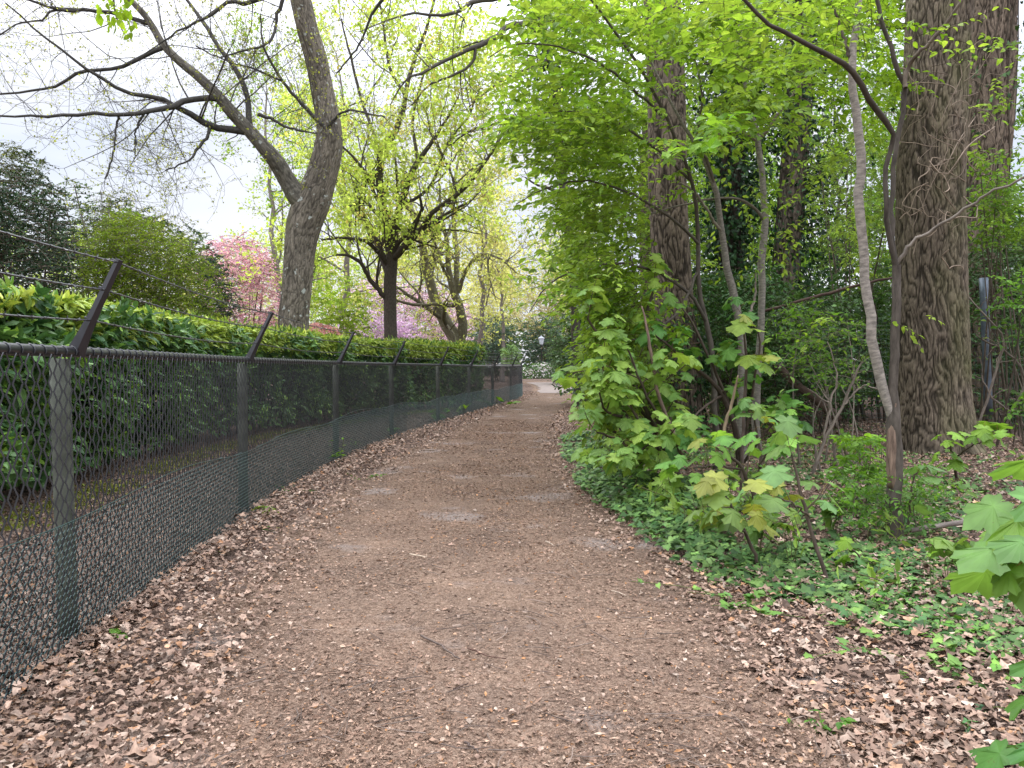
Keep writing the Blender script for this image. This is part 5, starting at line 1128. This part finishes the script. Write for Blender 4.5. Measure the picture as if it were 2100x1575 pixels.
weed('green strawberry like clump on the dead leaves at the bottom right', 1695, 1520, sd(1695, 1525), .06, 34, .045, (.07, .19, .03), (.13, .28, .04), OV, .08)
weed('trailing round leaved sprig on the leaves at the lower right', 1880, 1420, sd(1880, 1430), .05, 14, .045, (.10, .21, .04), (.16, .3, .06), OV, .12)
weed('dark ivy like shoot at the right edge above the corner leaves', 1985, 1480, sd(1985, 1490), .07, 16, .05, (.035, .10, .04), (.08, .18, .05), IVY, .14, M_IVY)
weed('patch of light ivy leaves on the litter right of the pale twig', 2005, 1330, 3.9, .10, 40, .06, (.07, .19, .03), (.15, .30, .04), IVY, .2, M_IVY)
weed('ivy patch in the dead leaves below the fallen branch', 1850, 1260, 4.5, .10, 60, .06, (.06, .17, .03), (.13, .27, .04), IVY, .3, M_IVY)
for lab, px, py, n in (('loose ivy patch on the litter in front of the low oak seedling', 1990, 1190, 60), ('ivy sprigs on the dead leaves left of the pale upright stem', 1760, 1270, 50), ('ivy sprigs on the litter above the trailing round leaved sprig', 1900, 1350, 45), ('scattered ivy leaves between the litter and the corner maple', 2060, 1430, 40), ('fringe of ivy at the path side below the yellow tipped seedling', 1545, 1225, 60)):
    weed(lab, px, py, 1.42 * F / (py - 755), .09, n, .065, (.06, .15, .03), (.18, .30, .06), IVY, .26, M_IVY)
weed('thin bare upright stem with a few leaves right of the forked sapling', 1910, 1245, 4.6, .55, 9, .05, LG, LH, OV, .03)

for k in range(46):   # light green shoots through the ivy of the right verge
    yy_ = 4.5 + 8 * rng.random() ** 1.5; xx_ = right_x(yy_) + .15 + rng.gamma(1.6, .9)
    if abs(xx_ - 5.9) < .9 and yy_ > 9: continue
    b = np.array([xx_, yy_, float(ground(xx_, yy_))]); hgt = rng.uniform(.15, .5)
    lab = ('tall ' if hgt > .33 else 'low ') + ('maple seedling with lobed leaves' if k % 3 == 0 else 'narrow leaved green shoot') + (' in the ivy beside the path edge' if xx_ - right_x(yy_) < 1.3 else ' farther back from the path on the shaded wood floor')
    t = thing('seedling', lab, 'seedling', b, lab.split(' in ')[0].split(' farther')[0] + 's on the right verge'); Q = np.stack([resample(np.array([b, b + [rng.normal(0, .05), rng.normal(0, .05), hgt * .6], b + [rng.normal(0, .14), rng.normal(0, .14), hgt]]), 8) for _ in range(3)])
    g = Geo(); tubes(g, Q, np.full((3, 8), .003), 4, (.12, .12, .05)); g.build('stems', M_TWIG, t, True)
    g = Geo(); mp_ = k % 3 == 0; twig_leaves(g, Q, 4 if mp_ else 8, MAPLE if mp_ else LAUREL, .12 if mp_ else .085, (.12, .23, .05), (.26, .38, .07), 0., jit=.03, t0=.35); g.build('leaves', M_MAPLE, t)
# sticks on the path
def stick(label, pts, r, col, name='twig'):
    P = np.array([np.append(at(px, py, sd(px, py))[:2], 0) for px, py in pts]); P = resample(P, 10) + rng.normal(0, .004, (10, 3)); P[:, 2] = ground(P[:, 0], P[:, 1]) + .026 + r
    g = Geo(); tubes(g, P[None], np.linspace(r, r * .6, 10)[None], 6, col, 0, True); P0 = P.mean(0)
    o = g.build(name, M_CHIP, None, True); tag(o, label, 'twig')
stick('longest dark twig on the path, lying slantwise near the camera', [(865, 1318), (905, 1342), (925, 1358), (945, 1370)], .006, (.13, .10, .085))
stick('pale split wood sliver on the left of the path', [(840, 1147), (875, 1153)], .007, (.5, .4, .3), 'wood_sliver')
stick('pale curved twig near the right edge of the path', [(1118, 1120), (1128, 1124), (1136, 1130)], .005, (.45, .36, .28))
stick('short pale twig beside the grey bare patch on the right', [(1255, 1225), (1270, 1230), (1283, 1236)], .004, (.45, .36, .28))
stick('thin brown twig in the middle of the path curving left to right', [(960, 1345), (1000, 1362), (1040, 1366)], .004, (.12, .07, .055))
stick('thin straight twig on the right of the path pointing at the camera', [(1210, 1308), (1250, 1330), (1268, 1345)], .0035, (.15, .11, .09))
stick('small forked looking twig at the bottom of the picture', [(955, 1545), (980, 1568)], .005, (.10, .075, .065))
stick('dark twig on the leaf litter at the lower left', [(283, 1480), (305, 1512), (325, 1535)], .005, (.11, .08, .07))
stick('dark straight twig on the leaves left of the path middle', [(762, 1430), (775, 1415)], .005, (.12, .09, .075))
stick('brown twig near the lower middle lying flat', [(930, 1432), (960, 1420)], .005, (.11, .075, .06))
stick('dark twig at the path edge far right of the bare patch', [(1345, 1315), (1400, 1316)], .004, (.13, .10, .08))

# ================================================================== RIGHT MESH FENCE
rf = thing('mesh_fence', 'overgrown mesh fence with a blue grey metal post in the shade at the right', 'fence', (at(2026, 829, 12.6)[0], 12.6, .4))
P, R = limb([(2027, 850, 12.6, 16), (2023, 720, 12.6, 16), (2017, 570, 12.6, 17)], 8); g = Geo(); tubes(g, P[None], R[None], 14, (.25, .28, .35), 0, True); g.build('post', M_GALV, rf, True)
g = Geo(); xs_ = np.arange(4.6, 11.5, .075); zs = np.arange(.35, 2.3, .075)
yy = lambda x: 12.75 + .12 * (7.9 - x)
tubes(g, np.array([[[x, yy(x), .3], [x, yy(x), 2.3]] for x in xs_]), np.full((len(xs_), 2), .0022), 3, (.1, .12, .1)); tubes(g, np.array([[[4.6, yy(4.6), z], [11.5, yy(11.5), z]] for z in zs]), np.full((len(zs), 2), .0022), 3, (.1, .12, .1)); g.build('wire_mesh', M_GREENWIRE, rf)

# ================================================================== BEYOND THE HEDGE
shrub('yew', 'dark evergreen yew with a yellowing top at the left edge', 'yew', [([(-160, 380), (-20, 330), (60, 300), (120, 380), (150, 470), (150, 660), (-160, 660)], 520)], (20, 755), 15.5, 0, 13.5, 17.5, 26, .055, (.016, .045, .022), (.045, .09, .035), tm=DI, clump=110, sig=34, L=(.4, .8), rad=.05, lax=1.3, dens=2.6)
shrub('holly_tree', 'broad mid green holly filling the gap behind the yew and the feathery shrub', 'tree', [([(60, 400), (130, 350), (220, 400), (330, 430), (420, 480), (460, 560), (470, 700), (60, 700)], 210)], (240, 755), 22, 0, 21, 24, 22, .09, (.03, .075, .03), (.09, .16, .06), tm=DI, clump=90, sig=34, L=(.5, 1.), rad=.05, lax=1.2, dens=2.4)
shrub('evergreen_bush', 'bronze tipped holly top rising out of the dark yew', 'bush', [([(-80, 300), (20, 275), (90, 330), (110, 430), (20, 440), (-80, 420)], 100)], (10, 755), 16.5, 0, 15.5, 18, 18, .06, (.06, .10, .015), (.13, .14, .02), tm=DI, clump=22, sig=22)
shrub('bush', 'yellow green feathery shrub above the hedge right of the dark yew', 'bush', [([(150, 500), (230, 420), (310, 440), (400, 500), (450, 560), (460, 680), (150, 680)], 330)], (300, 755), 17.5, 0, 16, 19.5, 20, .06, (.10, .17, .015), (.22, .29, .03), M_FAR, DI, clump=80, sig=34, L=(.5, 1.), wood=(.16, .13, .09), rad=.025, dens=5.5)
shrub('bush', 'thin grey twigged shrub with sparse leaves against the sky above the yellow green one', 'bush', [([(120, 360), (330, 400), (430, 480), (400, 540), (140, 520)], 70)], (270, 755), 18.5, 0, 17.5, 20, 12, .055, (.14, .19, .05), (.24, .28, .09), M_FAR, DI, clump=24, sig=30, L=(.5, .9), nst=14, wood=(.22, .19, .18), rad=.02)
shrub('conifer', 'small dark feathery conifer left of the pink tree', 'conifer', [([(395, 560), (430, 490), (470, 540), (500, 660), (400, 670)], 130)], (445, 755), 19.5, 0, 18.6, 20.5, 20, .06, (.012, .04, .02), (.035, .085, .03), tm=DI, clump=26, sig=20)
shrub('blossom_tree', 'rose pink leafed tree behind the hedge left of the forked oak', 'tree', [([(400, 540), (440, 485), (500, 475), (550, 520), (580, 600), (585, 690), (440, 690)], 260)], (505, 755), 28, 0, 26, 31, 16, .11, (.74, .42, .45), (.88, .66, .66), M_PETAL, DI, clump=60, sig=26, L=(.6, 1.1), wood=(.16, .1, .09), rad=.05)
shrub('bush', 'low coral red bush peeping over the hedge right of the forked oak', 'bush', [([(628, 665), (660, 655), (700, 680), (700, 700), (628, 700)], 40)], (662, 755), 24, 0, 23, 25.5, 14, .09, (.55, .26, .24), (.66, .36, .32), M_PETAL, DI)
shrub('magnolia_tree', 'pale pink magnolia in blossom behind the dark slim oak', 'tree', [([(720, 590), (790, 545), (860, 570), (960, 610), (980, 700), (700, 700)], 260)], (850, 755), 42, 0, 40, 46, 12, .15, (.66, .48, .54), (.78, .62, .66), M_PETAL, DI, clump=50, sig=22, L=(.7, 1.3), wood=(.2, .15, .14), rad=.06)
shrub('rhododendron', 'lilac flowering rhododendron just above the hedge between the two dark trunks', 'bush', [([(690, 660), (740, 630), (850, 650), (870, 705), (690, 705)], 130)], (780, 755), 37, 0, 36, 39, 12, .13, (.62, .47, .62), (.74, .6, .72), M_PETAL, DI, clump=22, sig=14)
shrub('bush', 'light green bush behind the lilac one left of the dark slim oak', 'bush', [([(640, 590), (700, 550), (760, 600), (770, 700), (640, 700)], 170)], (705, 755), 33, 0, 31, 35, 14, .13, (.2, .32, .04), (.34, .42, .08), M_FAR, DI, clump=34, sig=22)
mast = thing('mast', 'tall pale slender mast rising behind the shrubs at the left', 'mast', (at(283, 755, 60)[0], 60, .3)); g = Geo(); x0 = at(283, 755, 60)[0]
tubes(g, np.array([[[x0, 60, .2], [x0, 60, 12], [x0, 60, 19.2]]]), np.array([[.11, .09, .06]]), 8, (.6, .62, .66), 0, True); g.build('pole', plain_mat('pale_paint', (.55, .57, .62), .6), mast, True)
g = Geo(); tubes(g, np.array([[[x0, 60, 19.2], [x0, 60, 19.45], [x0, 60, 19.6]]]), np.array([[.13, .16, .04]]), 8, (.4, .4, .4), 0, True); g.build('finial', M_GALV, mast, True)

# far trees closing the view
def far_tree(label, px, dd, topy, wpx, ca, cb, tr=10, frac=1., leaf=.2, name='tree', group=None, wood=(.2, .17, .15), low=.25, per=5):
    b = at(px, 755, dd); b[2] = ground(b[0], b[1]); H = at(px, topy, dd)[2] - b[2]; W = wpx / F * dd
    t = thing(name, label, 'tree', b, group); K = 14
    P = np.linspace(0, 1, K)[:, None] * np.array([0, 0, H * .93]) + b + np.cumsum(rng.normal(0, .012 * H, (K, 3)) * [1, 1, 0], 0); R = np.linspace(tr / F * dd / 2, .03, K)
    g = Geo(); tubes(g, P[None], R[None], 8, wood); g.build('trunk', M_TWIG, t, True)
    g = Geo(); A, Ar = grow(P[None], R[None], 15, W * .32, W * .7, low, .8, .35, 8, .16, .02, .45); tubes(g, A, Ar, 5, wood)
    B, Br = grow(A, Ar, 6, W * .12, W * .34, .2, .7, .15, 6, .2, .012); tubes(g, B, Br, 3, wood)
    Q, Qr = grow(B, Br, 4, W * .06, W * .16, .2, .7, .05, 5, .25, .008); tubes(g, Q, Qr, 3, wood); g.build('branches', M_TWIG, t, True)
    g = Geo(); k = rng.random(len(Q)) < frac; twig_leaves(g, Q[k], per * 2, DI, leaf, ca, cb, jit=leaf); g.build('crown', M_FAR, t); return t
G1, G2 = (.34, .46, .10), (.50, .58, .18); Y1, Y2 = (.46, .47, .16), (.60, .57, .26); B1, B2 = (.46, .39, .25), (.56, .50, .34)  # paled leaf tints stand in for haze over the distance
far_tree('bright green tree behind the fork of the big oak', 575, 36, 130, 330, (.2, .33, .04), (.32, .44, .06), 18, 1, .16, low=.2, per=6)
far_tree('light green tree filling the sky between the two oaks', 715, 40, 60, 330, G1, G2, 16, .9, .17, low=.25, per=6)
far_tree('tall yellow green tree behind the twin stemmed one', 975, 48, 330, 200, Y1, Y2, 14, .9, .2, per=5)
far_tree('hazy grey tree with bare purple twigs right of the sky gap', 1138, 96, 330, 280, (.44, .42, .44), (.55, .52, .52), 10, .5, .24, low=.3, wood=(.34, .30, .32), per=3)  # leaves and wood greyed, haze put in their colour
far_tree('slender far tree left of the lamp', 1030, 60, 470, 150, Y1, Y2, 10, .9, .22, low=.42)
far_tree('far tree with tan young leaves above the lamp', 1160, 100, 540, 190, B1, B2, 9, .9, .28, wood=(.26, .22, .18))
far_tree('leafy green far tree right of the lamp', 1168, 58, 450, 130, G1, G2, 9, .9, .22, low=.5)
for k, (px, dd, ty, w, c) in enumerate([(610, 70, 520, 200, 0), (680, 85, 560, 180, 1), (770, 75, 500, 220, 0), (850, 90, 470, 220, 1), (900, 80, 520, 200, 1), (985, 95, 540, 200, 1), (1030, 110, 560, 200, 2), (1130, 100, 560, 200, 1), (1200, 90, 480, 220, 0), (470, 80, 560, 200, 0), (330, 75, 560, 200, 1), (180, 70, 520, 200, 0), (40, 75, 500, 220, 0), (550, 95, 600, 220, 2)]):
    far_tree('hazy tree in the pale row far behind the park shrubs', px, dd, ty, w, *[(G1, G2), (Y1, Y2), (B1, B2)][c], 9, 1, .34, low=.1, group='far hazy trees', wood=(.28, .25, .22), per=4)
for k, (px, dd, ty, w) in enumerate([(1500, 32, 150, 360), (1720, 36, 120, 380), (1600, 45, 250, 300), (1950, 34, 180, 340), (2120, 30, 220, 340), (1400, 40, 200, 300), (1850, 48, 300, 320)]):
    far_tree('green tree deep in the wood behind the thick trunks', px, dd, ty, w, (.10, .2, .03), (.2, .32, .05), 12, 1, .24, low=.05, group='trees deep in the wood', wood=(.1, .08, .07), per=8)
# shrubs round the lamp at the bend
shrub('conifer', 'blue green conifer standing behind the lamp', 'conifer', [([(1075, 660), (1110, 640), (1150, 660), (1155, 775), (1075, 770)], 170)], (1115, 772), 86, 0, 83, 88, 14, .22, (.03, .075, .055), (.08, .14, .09), tm=DI, clump=30, sig=14, L=(.8, 1.6), rad=.06)
shrub('bush', 'large round mid green bush right of the lamp', 'bush', [([(1128, 660), (1165, 640), (1190, 670), (1195, 790), (1125, 788)], 260)], (1160, 792), 56, 0, 53, 58, 14, .15, (.05, .11, .03), (.10, .19, .05), tm=DI, clump=40, sig=14, L=(.6, 1.2), rad=.05)
shrub('bush', 'dark blue green bush behind the end of the hedge', 'bush', [([(960, 690), (990, 640), (1035, 650), (1065, 690), (1070, 745), (960, 740)], 200)], (1020, 770), 64, 0, 60, 68, 14, .2, (.03, .07, .05), (.08, .13, .08), tm=DI, clump=36, sig=14, L=(.8, 1.4), rad=.05)
shrub('bush', 'small light green bush at the fence end', 'bush', [([(1030, 715), (1050, 700), (1066, 720), (1066, 750), (1030, 748)], 60)], (1048, 775), 52, 0, 50, 54, 12, .14, (.1, .2, .05), (.18, .28, .08), tm=DI)
sb = shrub('flowering_bush', 'white flowering bush at the foot of the lamp', 'bush', [([(1068, 750), (1100, 742), (1140, 744), (1146, 780), (1068, 780)], 110)], (1105, 780), 73, 0, 71, 76, 14, .2, (.06, .13, .04), (.13, .22, .07), tm=DI, L=(.6, 1.1), rad=.03)
g = Geo(); p = sample_poly([(1070, 752), (1100, 744), (1138, 744), (1142, 775), (1072, 774)], 260, 40, 6); P = at(p[:, 0], p[:, 1], rng.uniform(70.3, 72, 260)); leaves(g, DI, P, rng.standard_normal((260, 3)), np.array([0, -1, .5]) + .6 * rng.standard_normal((260, 3)), rng.uniform(.08, .2, 260), tints(260, (.75, .75, .72), (.8, .8, .76), .05)); g.build('flowers', M_PETAL, sb)
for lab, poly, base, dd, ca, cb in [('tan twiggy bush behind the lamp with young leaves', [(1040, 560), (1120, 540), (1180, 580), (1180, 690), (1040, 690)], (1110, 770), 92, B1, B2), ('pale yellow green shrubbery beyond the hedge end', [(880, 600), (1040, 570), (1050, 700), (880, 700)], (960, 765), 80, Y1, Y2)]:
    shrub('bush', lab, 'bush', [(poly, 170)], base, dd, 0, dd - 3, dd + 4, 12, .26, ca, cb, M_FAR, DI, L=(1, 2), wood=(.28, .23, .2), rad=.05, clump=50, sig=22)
# street lamp
lx = at(1110, 755, 78); gz = float(ground(lx[0], 78)); lamp = thing('street_lamp', 'old fashioned park lamp with a pale glass lantern on a black pole at the bend', 'street lamp', (lx[0], 78, gz))
def lathe(g, prof, c, sides, col, rot=0):
    a = np.arange(sides) * 2 * np.pi / sides + rot; V = np.array([[c[0] + r * math.cos(x), c[1] + r * math.sin(x), c[2] + z] for r, z in prof for x in a]); T = []
    for i in range(len(prof) - 1):
        for j in range(sides): q = (i * sides + j, i * sides + (j + 1) % sides, (i + 1) * sides + (j + 1) % sides, (i + 1) * sides + j); T += [(q[0], q[1], q[2]), (q[0], q[2], q[3])]
    g.add(V, T, col)
c0 = (lx[0], 78, gz)
g = Geo(); lathe(g, [(.02, 0), (.13, 0), (.13, .25), (.09, .35), (.08, .9), (.055, 1.), (.045, 3.2), (.07, 3.25), (.05, 3.32), (.14, 3.42), (0.02, 3.44)], c0, 12, (.03, .03, .03)); g.build('pole', M_RAIL, lamp, True)
g = Geo(); lathe(g, [(.17, 3.45), (.29, 4.02)], c0, 6, (.8, .8, .85)); ln = g.build('lantern', plain_mat('milky_glass', (.5, .53, .6), .3), lamp)
g = Geo(); lathe(g, [(.33, 4.02), (.34, 4.07), (.16, 4.24), (.07, 4.27), (.05, 4.36), (.0, 4.42)], c0, 6, (.2, .2, .2)); g.build('cap', plain_mat('lamp_cap', (.30, .31, .35), .5), ln)

# ================================================================== CAMERA, LIGHT, SKY
cam = bpy.data.cameras.new('camera'); co = bpy.data.objects.new('camera', cam); COL.objects.link(co)
cam.sensor_width = 36; cam.lens = 36 * F / 2100; cam.clip_end = 2500; cam.clip_start = .05
co.location = CAM; co.rotation_euler = (math.pi / 2 - PITCH, 0, 0); SC.camera = co
EL, AZ = math.radians(52), math.radians(-35)         # high, ahead and to the left, behind cloud
sun = bpy.data.lights.new('sun', 'SUN'); so = bpy.data.objects.new('sun', sun); COL.objects.link(so)
sun.energy = 1.5; sun.angle = math.radians(25); sun.color = (1, .98, .95)
so.rotation_euler = (math.pi / 2 - EL, 0, -AZ + math.pi)
sv = np.array([math.sin(AZ) * math.cos(EL), math.cos(AZ) * math.cos(EL), math.sin(EL)])
from mathutils import Vector
so.rotation_euler = Vector(sv).to_track_quat('Z', 'Y').to_euler()
w = bpy.data.worlds.new('World'); SC.world = w; w.use_nodes = True; nt = w.node_tree; nt.nodes.clear()
out = nt.nodes.new('ShaderNodeOutputWorld'); bg = N_(nt, 'ShaderNodeBackground', Strength=.1)
sky = nt.nodes.new('ShaderNodeTexSky'); sky.sky_type = 'NISHITA'; sky.sun_disc = False; sky.sun_elevation = EL; sky.sun_rotation = AZ; sky.air_density = 1.2; sky.dust_density = 2.
tc = nt.nodes.new('ShaderNodeTexCoord'); sp = nt.nodes.new('ShaderNodeSeparateXYZ'); LK(nt, tc.outputs['Generated'], sp.inputs[0])
mr = nt.nodes.new('ShaderNodeMapRange'); LK(nt, sp.outputs['Z'], mr.inputs[0]); mr.inputs[1].default_value = .3; mr.inputs[2].default_value = .85; mr.inputs[3].default_value = SKY_LO; mr.inputs[4].default_value = SKY_HI
mp = N_(nt, 'ShaderNodeMapping'); mp.inputs['Scale'].default_value = (1, 1, 2.2); LK(nt, tc.outputs['Generated'], mp.inputs[0])
nz = N_(nt, 'ShaderNodeTexNoise', Scale=2.6, Detail=6.0, Roughness=.55); LK(nt, mp.outputs[0], nz.inputs['Vector'])
cl = ramp(nt, nz.outputs['Fac'], [(.33, (.78, .86, 1.02)), (.5, (.95, .98, 1.07)), (.7, (1.02, 1.03, 1.06))])
vm = nt.nodes.new('ShaderNodeVectorMath'); vm.operation = 'SCALE'; LK(nt, cl, vm.inputs[0]); LK(nt, mr.outputs[0], vm.inputs['Scale'])
LK(nt, mixc(nt, 'MIX', .88, sky.outputs[0], vm.outputs[0]), bg.inputs[0]); LK(nt, bg.outputs[0], out.inputs[0])
SC.view_settings.view_transform = 'Standard'; SC.view_settings.look = 'None'; SC.view_settings.exposure = 0
SC.render.engine = 'CYCLES'; cy = SC.cycles
cy.max_bounces = 7; cy.diffuse_bounces = 4; cy.transmission_bounces = 5; cy.glossy_bounces = 2; cy.use_denoising = True; cy.denoiser = 'OPENIMAGEDENOISE'; cy.denoising_prefilter = 'ACCURATE'; cy.caustics_reflective = False; cy.caustics_refractive = False
print('TRIS', sum(len(o.data.polygons) for o in SC.objects if o.type == 'MESH'))
